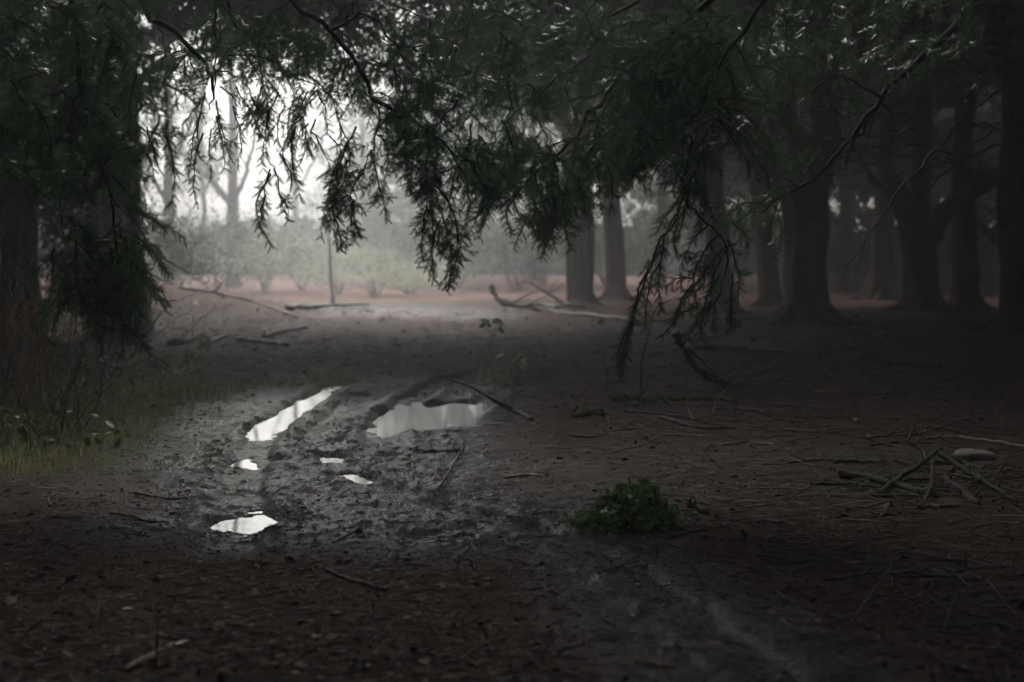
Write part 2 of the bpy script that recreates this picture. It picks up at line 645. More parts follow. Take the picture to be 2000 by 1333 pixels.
for nm, val in (
    ('mud', np.maximum(np.maximum(mud_mask(xf, yf), far_wet), mid_wet)),
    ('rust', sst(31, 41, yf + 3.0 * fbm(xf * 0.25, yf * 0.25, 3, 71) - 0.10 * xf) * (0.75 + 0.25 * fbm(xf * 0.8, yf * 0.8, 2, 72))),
    ('pale', (1 - sst(0.45, 1.0, np.hypot((xf + 3.5) / 5.5, (yf - 41) / 7.5) + 0.3 * fbm(xf * 0.4, yf * 0.4, 3, 73))) * 0.85),  # where the whitish sky reflection is coloured in
    ('grass', grass_mask(xf, yf)),
):
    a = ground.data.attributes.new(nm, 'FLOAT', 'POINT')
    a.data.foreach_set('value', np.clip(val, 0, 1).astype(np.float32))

# the puddles: level sheets lying in the basins
for bs in BASINS:
    c = np.array([G(a, b_)[:2] for a, b_, _ in bs])
    rr = np.array([q[2] for q in bs])
    mid = c.mean(0)
    x0, y0 = (c - rr[:, None] * 1.0).min(0) - 0.28
    x1, y1 = (c + rr[:, None] * 1.25).max(0) + 0.28
    gx, gy = np.meshgrid(np.arange(x0, x1, 0.03), np.arange(y0, y1, 0.05))
    d = np.full(gx.shape, 1e9)
    for a_, r_ in zip(curve(np.column_stack([c, rr]), 30), range(30)):
        d = np.minimum(d, np.hypot(gx - a_[0], (gy - a_[1]) * 0.8) - a_[2])
    keep = d < 0.25
    cell = keep[:-1, :-1] & keep[1:, :-1] & keep[:-1, 1:] & keep[1:, 1:]
    ii, jj = np.nonzero(cell)
    W = gx.shape[1]
    q = np.stack([ii * W + jj, ii * W + jj + 1, (ii + 1) * W + jj + 1, (ii + 1) * W + jj], 1)
    used, inv = np.unique(q, return_inverse=True)
    vv = np.stack([gx.ravel(), gy.ravel(), np.full(gx.size, WATER_Z)], 1)[used]
    mb = MB()
    mb.add(vv, inv.reshape(q.shape))
    o = mb.build('puddle_water', M['water'], smooth=True)
    o['kind'] = 'structure'

# ------------------------------------------------------------------ leaf templates
# a flat yew shoot along +X, length 1
def shoot_template(r, pairs=9):
    v, f = [], []
    v += [(0, -.012, 0), (0, .012, 0), (1, 0.004, 0), (1, -.004, 0)]
    quad = np.array([[0, 1, 2, 3]])
    for k in range(pairs):
        tt = 0.06 + 0.92 * k / (pairs - 1)
        ln = 0.30 * (0.75 + 0.35 * math.sin(math.pi * min(1, tt * 0.9 + 0.15))) * r.uniform(0.85, 1.15)
        for s in (-1, 1):
            an = math.radians(r.uniform(50, 72) - 22 * tt)
            dx, dy = math.cos(an) * ln, s * math.sin(an) * ln
            dz = r.uniform(-0.06, 0.03)
            n = len(v)
            wv = 0.045
            v += [(tt - wv, 0, 0), (tt + wv, 0, 0), (tt + dx + wv * 0.3, dy, dz)]
            f.append((n, n + 1, n + 2))
    v = np.array(v)
    v[:, 2] += -0.10 * v[:, 0] ** 2
    return v, [quad, np.array(f)]


SHOOT = [shoot_template(np.random.default_rng(k)) for k in range(3)]


def frond_template(r, pairs=5):
    v, f = [], []
    for k in range(pairs):
        tt = 0.05 + 0.85 * k / (pairs - 1)
        ln = 0.42 * (1 - 0.65 * tt) * r.uniform(0.75, 1.2)
        for s in (-1, 1):
            an = math.radians(r.uniform(38, 62))
            wv = r.uniform(0.045, 0.075)
            n = len(v)
            e = (tt + math.cos(an) * ln, s * math.sin(an) * ln, -0.10 * r.random() - 0.1)
            v += [(tt - wv, 0, 0), (tt + wv, 0, 0), e]
            f.append((n, n + 1, n + 2))
    n = len(v)
    v += [(0.85, -0.05, 0), (0.85, 0.05, 0), (1.1, 0, -0.05)]
    f.append((n, n + 1, n + 2))
    v = np.array(v)
    v[:, 2] += -0.28 * v[:, 0] ** 2
    return v, [np.array(f)]


FROND = [frond_template(np.random.default_rng(40 + k)) for k in range(3)]
LEAF = (np.array([(0, 0, 0), (.28, .23, .05), (.62, .25, .03), (1, 0, -.10), (.62, -.25, .03), (.28, -.23, .05)]),
        [np.array([[0, 1, 2, 3], [0, 3, 4, 5]])])
DIAMOND = (np.array([(0, 0, 0), (.5, .3, .04), (1, 0, -.05), (.5, -.3, .04)]), [np.array([[0, 1, 2], [0, 2, 3]])])


def put(mb, templates, loc, x, nrm, s, sy=None):
    k = rng.integers(0, len(templates), len(loc))
    mats = frames(x, nrm, s, sy)
    for q, (tv, tf) in enumerate(templates):
        w_ = k == q
        scatter(mb, tv, tf, loc[w_], mats[w_])


# ------------------------------------------------------------------ near yew boughs
class Bough:
    """collects wood and shoots of one bough"""

    def __init__(self):
        self.wood = MB()
        self.s, self.d, self.n, self.l = [], [], [], []

    def shoot(self, s, d, n, l):
        self.s.append(s); self.d.append(d); self.n.append(n); self.l.append(l)

    def spray(self, a, b, wid, r, needle=1.0, droop=0.30):
        """a drooping spray from a to b (world points)"""
        a, b = np.asarray(a), np.asarray(b)
        L = np.linalg.norm(b - a)
        d0 = nz(b - a)
        up = np.array([0, 0, 1.0])
        side = nz(np.cross(d0, nz(np.array([r.normal() * .6, -1.0, r.normal() * .5]))))
        bow = nz(up - d0 * (up @ d0)) * L * r.uniform(0.04, 0.14) + side * L * r.uniform(-.1, .1)
        n = max(5, int(L / 0.030))
        tt = np.linspace(0, 1, n)
        sp = a[None] * (1 - tt)[:, None] + b[None] * tt[:, None] + (4 * tt * (1 - tt))[:, None] * bow
        sp += r.normal(size=sp.shape) * 0.006
        tube(self.wood, sp[::2] if n > 9 else sp, np.linspace(0.0045 + 0.002 * L, 0.0012, len(sp[::2] if n > 9 else sp)), 4, cap=False)
        dirs = nz(np.gradient(sp, axis=0))
        for i in range(1, n):
            t_ = tt[i]
            d = dirs[i]
            if r.random() < needle * 0.9:
                self.shoot(sp[i - 1], d + r.normal(size=3) * .12, np.cross(side, d) + r.normal(size=3) * .3, r.uniform(.06, .095))
            for sg in (-1, 1):
                if r.random() > 0.70 * needle:
                    continue
                Ls = wid * (0.3 + 0.7 * math.sin(math.pi * min(1, 0.12 + t_ * 0.95))) * r.uniform(0.55, 1.2) * (1 - 0.35 * t_)
                sd_ = nz(0.62 * d + sg * side * r.uniform(.65, 1.1) + np.array([0, 0, -droop]) + r.normal(size=3) * .16)
                nn = np.cross(side, d) + r.normal(size=3) * .35
                if Ls < 0.085:
                    self.shoot(sp[i], sd_, nn, max(0.07, Ls))
                    continue
                m_ = int(Ls / 0.031)
                q = sp[i].copy()
                dd = sd_.copy()
                for k in range(m_):
                    self.shoot(q, dd + r.normal(size=3) * .1, nn + r.normal(size=3) * .2, r.uniform(.05, .08))
                    s2 = nz(np.cross(nn, dd))
                    for g in (-1, 1):
                        if r.random() < 0.55 * needle:
                            self.shoot(q, nz(dd * .8 + g * s2 * .8 + np.array([0, 0, -droop * .6]) + r.normal(size=3) * .15), nn + r.normal(size=3) * .3, r.uniform(.05, .09))
                    q = q + dd * 0.031
                    dd = nz(dd + np.array([0, 0, -0.05 - 0.1 * droop]) + r.normal(size=3) * .05)

    def finish(self, parent, name='bough', mat=None, needle_mat=None):
        o = self.wood.build(name, mat or M['twig'], parent, smooth=True)
        o['kind'] = 'stuff'
        if self.s:
            mb = MB()
            s, d, n, l = map(np.array, (self.s, self.d, self.n, self.l))
            put(mb, SHOOT, s, d, n, l * .74)
            f = mb.build('foliage', needle_mat or M['needle'], o)
            f['kind'] = 'stuff'
        self.count = len(self.s)
        return o


def px_branch(bg, pts, D, r0, r1, n=18, sides=6, jit=0.012, r=None):
    """main branch through photograph pixels at depth D (or per point)"""
    Ds = D if isinstance(D, (list, tuple)) else [D] * len(pts)
    c = curve([P(a, b_, d) for (a, b_), d in zip(pts, Ds)], n)
    c[1:-1] += (r or rng).normal(size=(len(c) - 2, 3)) * jit
    tube(bg.wood, c, np.linspace(r0, r1, n), sides, rough=0.15, seed=int(r0 * 1e4))
    return c


def pspray(bg, a, b, D, wid, r, D2=None, needle=1.0, droop=.3):
    bg.spray(P(a[0], a[1], D), P(b[0], b[1], D2 or D), wid, r, needle, droop)


def poly_samples(poly, n, r):
    p = np.array(poly, dtype=float)
    lo, hi = p.min(0), p.max(0)
    out = []
    while len(out) < n:
        q = lo + (hi - lo) * r.random(2)
        ins = False
        k = len(p) - 1
        for i_ in range(len(p)):
            if ((p[i_, 1] > q[1]) != (p[k, 1] > q[1])) and (q[0] < (p[k, 0] - p[i_, 0]) * (q[1] - p[i_, 1]) / (p[k, 1] - p[i_, 1]) + p[i_, 0]):
                ins = not ins
            k = i_
        if ins:
            out.append(q)
    return out


def zone(bg, poly, n, D, ang, length, wid, r, needle=1.0, droop=.3):
    """n sprays in the polygon (pixels of the photograph), depth range D, heading ang degrees (0 right, 90 down)"""
    for q in poly_samples(poly, int(n * .62), r):
        d = r.uniform(*D)
        a = math.radians(r.uniform(*ang))
        L = r.uniform(*length)
        s = P(q[0], q[1], d)
        e = s + np.array([math.cos(a) * L, r.normal() * L * .35, -math.sin(a) * L])
        bg.spray(s, e, wid * r.uniform(.7, 1.3), r, needle, droop)


# --- the yew on the left, rooted outside the picture
r = np.random.default_rng(101)
yl = tag(empty('yew_tree', (-6.2, 9.5, 0)), 'dark yew rooted beyond the left edge whose boughs hang over the muddy track', 'tree')


def local(o):
    """objects built in world coordinates, parented under a moved Empty"""
    o.matrix_parent_inverse = o.parent.matrix_basis.inverted() if False else o.matrix_parent_inverse
    return o


def rebase(root):
    """children were built in world coordinates: move their meshes to the root's frame"""
    L = np.array(root.location)
    for ch in root.children:
        if ch.type == 'MESH':
            for o in [ch] + list(ch.children):
                if o.type == 'MESH' and o.get('_rb') is None:
                    co = np.zeros(len(o.data.vertices) * 3, dtype=np.float32)
                    o.data.vertices.foreach_get('co', co)
                    co = co.reshape(-1, 3) - L.astype(np.float32)
                    o.data.vertices.foreach_set('co', co.ravel())
                    o.data.update()


mb = MB()
tp = curve([(-6.2, 9.5, -.2), (-6.2, 9.5, .5), (-6.0, 9.5, 2.5), (-6.2, 9.6, 5), (-6.0, 9.6, 9)], 30)
tube(mb, tp, np.interp(np.linspace(0, 1, 30), [0, .06, .15, 1], [.75, .55, .42, .2]), 22, .12, 3, .10, 6)
mb.build('trunk', M['bark'], yl, smooth=True)

# bough over the middle, descending to the right
B = Bough()
px_branch(B, [(-300, -420), (200, -260), (480, -60), (640, 60), (745, 205), (800, 232), (880, 290), (950, 345)], [9.5, 9.2, 9, 9, 9, 9, 9, 9], .026, .004, 30, r=r)
px_branch(B, [(640, 60), (720, 30), (785, 110), (860, 225), (925, 305)], 9.3, .012, .003, 16, r=r)
px_branch(B, [(745, 205), (740, 250), (722, 300), (700, 340)], 9, .006, .002, 10, r=r)
for a, b_ in [((700, 250), (655, 400)), ((690, 300), (660, 485)), ((700, 330), (640, 440)), ((715, 320), (705, 462)), ((722, 300), (752, 428)),
              ((735, 260), (752, 350)), ((790, 232), (800, 370)), ((830, 320), (845, 480)), ((850, 360), (868, 565)),
              ((865, 420), (885, 540)), ((840, 400), (826, 500)), ((858, 430), (845, 548)), ((880, 300), (905, 460)), ((920, 330), (940, 450)), ((680, 380), (628, 462)),
              ((690, 390), (690, 470)), ((668, 300), (640, 400)), ((870, 500), (884, 560)), ((655, 430), (665, 487)),
              ((820, 250), (815, 390)), ((860, 300), (850, 420)), ((900, 320), (880, 430)), ((820, 330), (822, 460))]:
    pspray(B, a, b_, 9 + r.uniform(-.3, .3), .16, r)
zone(B, [(560, 60), (760, 60), (900, 200), (960, 280), (930, 350), (810, 270), (750, 200), (640, 120)], 80, (8.5, 10.2), (20, 150), (.2, .42), .18, r, droop=.15)
B.finish(yl)

# bough with the fingers in front of the bright gap
B = Bough()
px_branch(B, [(-300, -300), (150, -220), (265, 0), (330, 55), (400, 125), (418, 180), (410, 215)], [9.8, 9.4, 9.3, 9.3, 9.3, 9.3, 9.3], .035, .003, 26, r=r)
px_branch(B, [(418, 178), (422, 90), (415, 0), (380, -120)], 9.3, .004, .012, 12, r=r)
px_branch(B, [(430, -60), (460, 50), (520, 100), (580, 150), (640, 185)], 9.2, .012, .003, 16, r=r)
px_branch(B, [(300, 0), (312, 60), (335, 150)], 9.2, .006, .002, 10, r=r)
for a, b_ in [((400, 180), (385, 300)), ((390, 230), (370, 350)), ((395, 260), (385, 402)), ((420, 200), (450, 310)), ((455, 210), (465, 330)), ((330, 240), (330, 330)),
              ((325, 270), (332, 402)), ((310, 240), (300, 330)), ((510, 170), (500, 260)), ((545, 180), (530, 330)), ((535, 250), (512, 330)), ((528, 330), (510, 440)), ((530, 340), (530, 482)),
              ((535, 330), (562, 430)), ((545, 300), (555, 400)), ((580, 190), (575, 290)), ((588, 210), (588, 385)), ((600, 180), (560, 290)), ((620, 170), (640, 260)),
              ((520, 380), (505, 455)), ((545, 380), (560, 430)), ((640, 180), (665, 270)), ((610, 190), (605, 300)), ((430, 170), (480, 230)), ((400, 190), (355, 260))]:
    pspray(B, a, b_, 9.3 + r.uniform(-.25, .25), .10, r, needle=.85)
zone(B, [(440, 170), (720, 150), (700, 280), (600, 260), (500, 240), (400, 260)], 34, (9, 9.8), (50, 130), (.16, .36), .12, r, needle=.85)
zone(B, [(300, -20), (700, -20), (690, 120), (560, 150), (420, 150), (320, 120)], 90, (8.8, 10.5), (10, 160), (.2, .45), .16, r, needle=.8, droop=.15)
B.finish(yl)

# the dark hanging boughs at the left
B = Bough()
px_branch(B, [(-100, -200), (120, -60), (150, 120), (170, 240), (205, 340), (222, 440), (225, 480), (200, 510)], 8.6, .022, .003, 26, r=r)
px_branch(B, [(170, 240), (172, 330), (165, 365), (190, 410)], 8.6, .005, .002, 12, r=r)
px_branch(B, [(225, 470), (235, 560), (222, 620), (245, 640), (290, 690), (330, 715)], 8.6, .005, .002, 14, r=r)
px_branch(B, [(180, 180), (240, 240), (285, 262), (330, 290)], 8.7, .006, .002, 12, r=r)
for a, b_ in [((225, 400), (360, 465)), ((225, 440), (330, 540)), ((222, 470), (290, 560)), ((215, 470), (150, 540)), ((215, 500), (175, 590)), ((225, 500), (215, 600)), ((222, 540), (265, 560)),
              ((220, 600), (240, 690)), ((240, 630), (300, 700)), ((200, 330), (270, 420)), ((210, 380), (290, 480)), ((205, 480), (130, 570)), ((215, 480), (100, 560)), ((250, 400), (320, 450)),
              ((270, 470), (325, 530)), ((190, 290), (250, 330)), ((285, 250), (305, 330)), ((230, 560), (180, 620)), ((235, 600), (285, 640)), ((245, 640), (235, 700))]:
    pspray(B, a, b_, 8.6 + r.uniform(-.3, .3), .13, r)
zone(B, [(-40, -20), (230, -20), (290, 150), (310, 290), (240, 330), (150, 330), (60, 300), (-40, 330)], 210, (8.2, 9.8), (20, 160), (.2, .5), .18, r, droop=.2)
zone(B, [(90, 420), (220, 420), (300, 500), (290, 560), (180, 590), (110, 540)], 95, (8.3, 9.2), (50, 130), (.2, .4), .14, r)
B.finish(yl)
rebase(yl)

# --- the yew on the right, rooted outside the picture
r = np.random.default_rng(202)
yr = tag(empty('yew_tree', (6.6, 9.0, 0)), 'grey green yew rooted beyond the right edge whose feathery boughs fill the top middle', 'tree')
mb = MB()
tp = curve([(6.6, 9, -.2), (6.6, 9, .5), (6.4, 9.1, 2.5), (6.5, 9.2, 5), (6.4, 9.2, 9)], 30)
tube(mb, tp, np.interp(np.linspace(0, 1, 30), [0, .06, .15, 1], [.8, .6, .46, .2]), 22, .12, 5, .10, 6)
mb.build('trunk', M['bark'], yr, smooth=True)

B = Bough()   # long bough descending to the left: the middle of the picture
px_branch(B, [(2900, -700), (2000, -330), (1500, -80), (1330, 60), (1222, 142), (1160, 215), (1100, 290), (1040, 345), (985, 400)], [9.2, 9.2, 9.2, 9.4, 9.4, 9.4, 9.4, 9.4, 9.4], .030, .004, 34, r=r)
px_branch(B, [(1222, 142), (1170, 180), (1110, 205), (1060, 212)], 9.4, .007, .002, 12, r=r)
px_branch(B, [(1160, 215), (1172, 290), (1160, 330), (1110, 380), (1080, 400)], 9.3, .006, .002, 14, r=r)
px_branch(B, [(1145, 112), (1095, 150), (1040, 195), (990, 240), (960, 290)], 9.6, .008, .002, 14, r=r)
px_branch(B, [(1500, -60), (1300, -20), (1140, 60), (1000, 150), (925, 150)], 9.6, .014, .003, 18, r=r)
zone(B, [(800, -30), (1420, -30), (1400, 120), (1330, 260), (1250, 320), (1140, 330), (980, 330), (900, 230), (800, 110)], 215, (8.7, 11.0), (60, 200), (.18, .45), .19, r, droop=.12)
zone(B, [(950, 300), (1180, 250), (1200, 330), (1140, 390), (1060, 430), (980, 400)], 70, (8.9, 10.2), (50, 165), (.16, .36), .16, r, droop=.2)
for a, b_ in [((960, 340), (920, 450)), ((985, 380), (940, 460)), ((1010, 380), (1000, 452)), ((1040, 390), (1050, 465)), ((1070, 390), (1075, 462)), ((1100, 380), (1105, 440)), ((1130, 350), (1145, 425)),
              ((1165, 320), (1175, 415)), ((1190, 310), (1215, 380)), ((940, 110), (970, 150)), ((950, 130), (1000, 165)), ((1200, 230), (1215, 330)), ((1230, 220), (1270, 330))]:
    pspray(B, a, b_, 9.3, .12, r)
B.finish(yr)

B = Bough()   # the long drooping branch right of the middle
px_branch(B, [(2700, -600), (1900, -260), (1560, -60), (1440, 80), (1370, 200), (1345, 300), (1337, 380), (1310, 440), (1265, 530), (1240, 600), (1222, 680), (1215, 735)], 8.2, .013, .003, 40, r=r)
px_branch(B, [(1340, 390), (1375, 430), (1420, 480), (1410, 560), (1375, 640)], 8.2, .008, .002, 16, r=r)
for a, b_, w_ in [((1320, 420), (1275, 520), .06), ((1290, 480), (1240, 600), .06), ((1265, 530), (1232, 650), .06), ((1250, 580), (1222, 700), .055), ((1235, 630), (1212, 738), .05), ((1228, 660), (1214, 742), .05), ((1300, 470), (1290, 600), .06),
                  ((1285, 520), (1262, 640), .06), ((1345, 400), (1320, 500), .06), ((1380, 440), (1330, 560), .10), ((1400, 460), (1360, 600), .12), ((1420, 480), (1390, 610), .12),
                  ((1420, 470), (1440, 580), .11), ((1405, 540), (1370, 660), .09), ((1390, 520), (1340, 590), .09), ((1350, 540), (1300, 560), .08), ((1430, 440), (1465, 490), .09), ((1380, 600), (1345, 660), .07), ((1240, 620), (1220, 720), .05)]:
    pspray(B, a, b_, 8.2 + r.uniform(-.15, .15), w_, r)
for q in range(26):
    t_ = r.random()
    a = (1440 - 95 * t_, 80 + 290 * t_)
    pspray(B, a, (a[0] + r.normal() * 55, a[1] + r.uniform(50, 130)), 8.2 + r.uniform(-.2, .2), .09, r)
zone(B, [(1340, 480), (1440, 460), (1440, 580), (1370, 640), (1320, 560)], 14, (8, 8.5), (80, 140), (.16, .3), .1, r)
zone(B, [(1240, 100), (1440, 20), (1440, 160), (1370, 300), (1300, 330), (1230, 280)], 150, (8, 9.4), (70, 190), (.18, .4), .16, r, droop=.12)
B.finish(yr)

B = Bough()   # thick descending limb with a spray at its end, in front of the big trunk
px_branch(B, [(2500, -500), (2050, -160), (1850, 60), (1770, 140), (1700, 215), (1640, 295), (1600, 335), (1530, 385), (1450, 430)], [10.5, 10.5, 10.5, 10.5, 10.5, 10.5, 10.5, 10.5, 10.5], .036, .004, 34, sides=10, r=r)
px_branch(B, [(1690, 235), (1655, 300), (1645, 330), (1610, 345)], 10.5, .014, .003, 12, r=r)
px_branch(B, [(1720, 190), (1640, 150), (1560, 190), (1500, 250)], 10.2, .012, .003, 14, r=r)
for a, b_ in [((1560, 360), (1480, 400)), ((1530, 385), (1440, 440)), ((1500, 400), (1420, 420)), ((1520, 395), (1500, 470)), ((1560, 370), (1520, 340)), ((1590, 340), (1530, 300)),
              ((1480, 415), (1450, 480)), ((1510, 400), (1515, 500)), ((1460, 425), (1400, 450)), ((1560, 350), (1560, 300))]:
    pspray(B, a, b_, 10.5 + r.uniform(-.2, .2), .15, r)
zone(B, [(1420, 0), (1640, -30), (1600, 140), (1540, 240), (1460, 260), (1400, 180)], 90, (9.3, 11.5), (80, 190), (.2, .42), .16, r, needle=.75, droop=.12)
zone(B, [(1600, -30), (1960, -30), (1940, 120), (1800, 120), (1640, 150)], 80, (9.5, 12), (70, 190), (.22, .5), .15, r, needle=.75, droop=.15)
B.finish(yr)

B = Bough()   # tangle of bare dead branches at the upper right
for k in range(26):
    s = P(r.uniform(1650, 2100), r.uniform(-60, 330), r.uniform(10, 14))
    an = math.radians(r.uniform(115, 215))
    L = r.uniform(.5, 1.5)
    e = s + np.array([math.cos(an) * L, r.normal() * .3, -math.sin(an) * L])
    mid = (s + e) / 2 + np.array([0, 0, r.uniform(-.05, .22)])
    c = curve([s, mid, e], 12)
    c[1:-1] += r.normal(size=(10, 3)) * .018
    tube(B.wood, c, np.linspace(r.uniform(.006, .014), .002, 12), 5, cap=False)
    for q in range(4):
        i_ = r.integers(3, 11)
        e2 = c[i_] + nz(e - s + r.normal(size=3) * .7 * L) * r.uniform(.15, .45)
        c2 = curve([c[i_], (c[i_] + e2) / 2 + r.normal(size=3) * .03, e2], 7)
        tube(B.wood, c2, np.linspace(.004, .0012, 7), 4, cap=False)
B.finish(yr, 'dead_branch')['kind'] = 'stuff'
rebase(yr)

# ------------------------------------------------------------------ the trees standing round the clearing
def crown(mb, centre, rad, n, size, r, shell=0.35):
    d = rdir(n, r)
    rr_ = (shell + (1 - shell) * r.random(n)) ** 0.6
    q = d * rr_[:, None]
    # clumps: pull towards random lobes
    L = rdir(14, r) * 0.75
    k = np.argmin(((q[:, None] - L[None]) ** 2).sum(-1), 1)
    q = q + (L[k] - q) * r.uniform(0, .35, n)[:, None]
    loc = np.asarray(centre) + q * np.asarray(rad)
    x = nz(d * np.array([1, 1, .35]) + r.normal(size=(n, 3)) * .5 + np.array([0, 0, -.35]))
    put(mb, FROND, loc, x, np.array([0, 0, 1.0]) + r.normal(size=(n, 3)) * .55, size * r.uniform(.6, 1.35, n))


def tree(stems, D, label, r, limbs=(), crowns=(), mat='bark', name='yew_tree', group=None, flare=1.7, extend=11.0, roots=5, frond='frond', cat='tree', flute=.21, bare=0):
    """stems: list of [(px, py, half width px), ...] from the foot upwards at depth D"""
    s0 = stems[0][0]
    g = P(s0[0], s0[1], D)
    gz = Hs(g[0], D)
    root = tag(empty(name, (g[0], D, gz)), label, cat, group)
    for si, st in enumerate(stems):
        mb = MB()
        st = [tuple(q) for q in st]
        pts = [np.append(P(a, b_, D + (si * 0.12)), h * D / FP) for a, b_, h in st]
        if si == 0:
            pts[0][2] = gz - 0.15
            pts.insert(1, pts[0].copy())
            pts[1][2] = gz + 0.30
            pts[0][3] *= flare
        if pts[-1][2] < extend:
            last = pts[-1].copy()
            dv = pts[-1][:3] - pts[-2][:3]
            last[:3] += dv / max(.2, dv[2]) * (extend - last[2])
            last[3] *= .35
            pts.append(last)
        n = 60
        c = curve(pts, n)
        c[:, :2] += np.column_stack([vn(c[:, 2] * .9, c[:, 2] * 0 + si, int(D) + si), vn(c[:, 2] * .9, c[:, 2] * 0 + 9, int(D))]) * 0.04
        tube(mb, c[:, :3], np.maximum(c[:, 3], .03), 30, .16, int(D * 3) + si, flute, 7)
        if si == 0:
            for k in range(roots):
                a = 2 * math.pi * (k + r.uniform(-.3, .3)) / roots
                R = pts[2][3] if len(pts) > 2 else .4
                dv = np.array([math.cos(a), math.sin(a), 0])
                b0 = np.array([g[0], D, gz])
                rp = curve([b0 + dv * R * .7 + (0, 0, .42), b0 + dv * R * 1.35 + (0, 0, .12), b0 + dv * R * 2.2 + (0, 0, .0), b0 + dv * R * 3.0 + (0, 0, -.08)], 10)
                tube(mb, rp, np.linspace(R * .38, R * .1, 10), 8, .15, k)
        mb.build('trunk' if si == 0 else 'stem', M[mat], root, smooth=True)
    for lb in limbs:
        mb = MB()
        pts = curve([np.append(P(a, b_, D + dz), h * D / FP) for a, b_, h, dz in lb], 26)
        pts[1:-1, :3] += r.normal(size=(24, 3)) * .02
        tube(mb, pts[:, :3], np.maximum(pts[:, 3], .008), 10, .15, int(lb[0][0]))
        for q in range(7):                       # side branchlets
            i_ = r.integers(6, 26)
            dv = nz(pts[min(25, i_ + 1), :3] - pts[i_ - 2, :3])
            e = pts[i_, :3] + nz(dv + r.normal(size=3) * .8) * r.uniform(.5, 1.6)
            c2 = curve([pts[i_, :3], (pts[i_, :3] + e) / 2 + r.normal(size=3) * .1, e], 8)
            tube(mb, c2, np.linspace(max(.012, pts[i_, 3] * .45), .006, 8), 5, cap=False)
        mb.build('limb', M[mat], root, smooth=True)
    if bare:
        mb = MB()
        for q in range(bare):
            z0 = r.uniform(2.2, 7.5)
            s = np.array([g[0] + r.normal() * .1, D + r.normal() * .15, z0])
            an = r.uniform(0, 2 * np.pi)
            L = r.uniform(1.2, 3.4)
            dv = np.array([math.cos(an), math.sin(an) * .8, r.uniform(-.35, .45)])
            e = s + dv * L
            m_ = (s + e) / 2 + np.array([0, 0, r.uniform(-.1, .45)])
            c = curve([s, m_, e], 14)
            c[1:-1] += r.normal(size=(12, 3)) * .035
            tube(mb, c, np.linspace(r.uniform(.025, .055), .007, 14), 6, cap=False)
            for w_ in range(r.integers(3, 8)):
                i_ = r.integers(4, 13)
                e2 = c[i_] + nz(nz(dv) + r.normal(size=3) * .7) * r.uniform(.3, 1.1)
                tube(mb, curve([c[i_], (c[i_] + e2) / 2 + r.normal(size=3) * .06, e2], 7), np.linspace(.013, .005, 7), 4, cap=False)
        o = mb.build('bare_branches', M[mat], root)
        o['kind'] = 'stuff'
    if crowns:
        mb = MB()
        for (ax, az, dy, rx, ry, rz, n, size) in crowns:
            crown(mb, (g[0] + ax, D + dy, az), (rx, ry, rz), int(n * .75), size * 1.1, r)
        o = mb.build('crown', M[frond], root)
        o['kind'] = 'stuff'
    # move the children into the root's frame
    L = np.array(root.location)
    for o in root.children:
        co = np.zeros(len(o.data.vertices) * 3, dtype=np.float32)
        o.data.vertices.foreach_get('co', co)
        o.data.vertices.foreach_set('co', (co.reshape(-1, 3) - L.astype(np.float32)).ravel())
        o.data.update()
    return root


r = np.random.default_rng(303)
tree([[(1575, 634, 46), (1574, 520, 44), (1572, 400, 45), (1566, 330, 44), (1530, 230, 26), (1520, 100, 24), (1515, -80, 20)],
      [(1600, 360, 26), (1612, 240, 30), (1608, 100, 30), (1600, -60, 26)],
      [(1552, 380, 26), (1505, 330, 22), (1462, 250, 20), (1430, 190, 18), (1400, 60, 14)]], 32.5,
     'thickest dark reddish trunk splitting into three stems above the clearing', r, bare=12,
     limbs=[[(1600, 340, 9, 0), (1680, 250, 7, .3), (1780, 190, 4, .6)], [(1540, 340, 6, 0), (1450, 290, 4, -.4), (1360, 280, 2, -.6)], [(1600, 180, 8, 0), (1700, 80, 5, .4), (1800, 40, 3, 1)],
            [(1620, 300, 5, 0), (1700, 320, 3, .5), (1760, 300, 2, .5)]],
     crowns=[(0, 9.5, 0, 5.5, 5, 3.2, 1500, .8), (-2.5, 7.6, -1, 2.2, 2.5, 1.0, 350, .6), (3.2, 8.0, 0, 2.5, 2.5, 1.2, 350, .6)])
tree([[(1140, 604, 22), (1140, 520, 20), (1138, 400, 19), (1136, 250, 17), (1130, 60, 14)],
      [(1118, 590, 11), (1117, 480, 12), (1112, 380, 11), (1100, 200, 9), (1080, 60, 7)]], 43.5,
     'twin grey brown trunks fused together just right of the lit clearing', r,
     limbs=[[(1130, 280, 7, 0), (1060, 200, 5, 0), (980, 150, 3, 0)]],
     crowns=[(0, 10.5, 0, 4.0, 4.0, 3.0, 900, .8)], roots=4)
tree([[(1204, 588, 20), (1203, 520, 19), (1198, 430, 18), (1192, 330, 17), (1186, 120, 14)]], 51,
     'slightly leaning brown trunk close behind the twin fused trunks', r,
     limbs=[[(1200, 330, 6, 0), (1250, 250, 4, 0), (1300, 200, 3, 0)]],
     crowns=[(0.6, 11.0, 0, 3.6, 3.6, 3.0, 800, .8)], roots=4)
tree([[(1412, 612, 25), (1405, 540, 22), (1398, 420, 21), (1388, 320, 21), (1384, 200, 18), (1380, 20, 15)]], 39.2,
     'straight dark trunk partly hidden by the drooping spray', r, bare=7,
     limbs=[[(1385, 290, 6, 0), (1340, 285, 4, 0), (1270, 300, 2, 0)], [(1385, 220, 6, 0), (1450, 140, 4, 0), (1520, 110, 3, 0)]],
     crowns=[(0, 10.0, 0, 4.2, 4.2, 3.0, 1000, .8), (-1.5, 6.5, 0, 2.0, 2.0, .8, 220, .6)], roots=4)
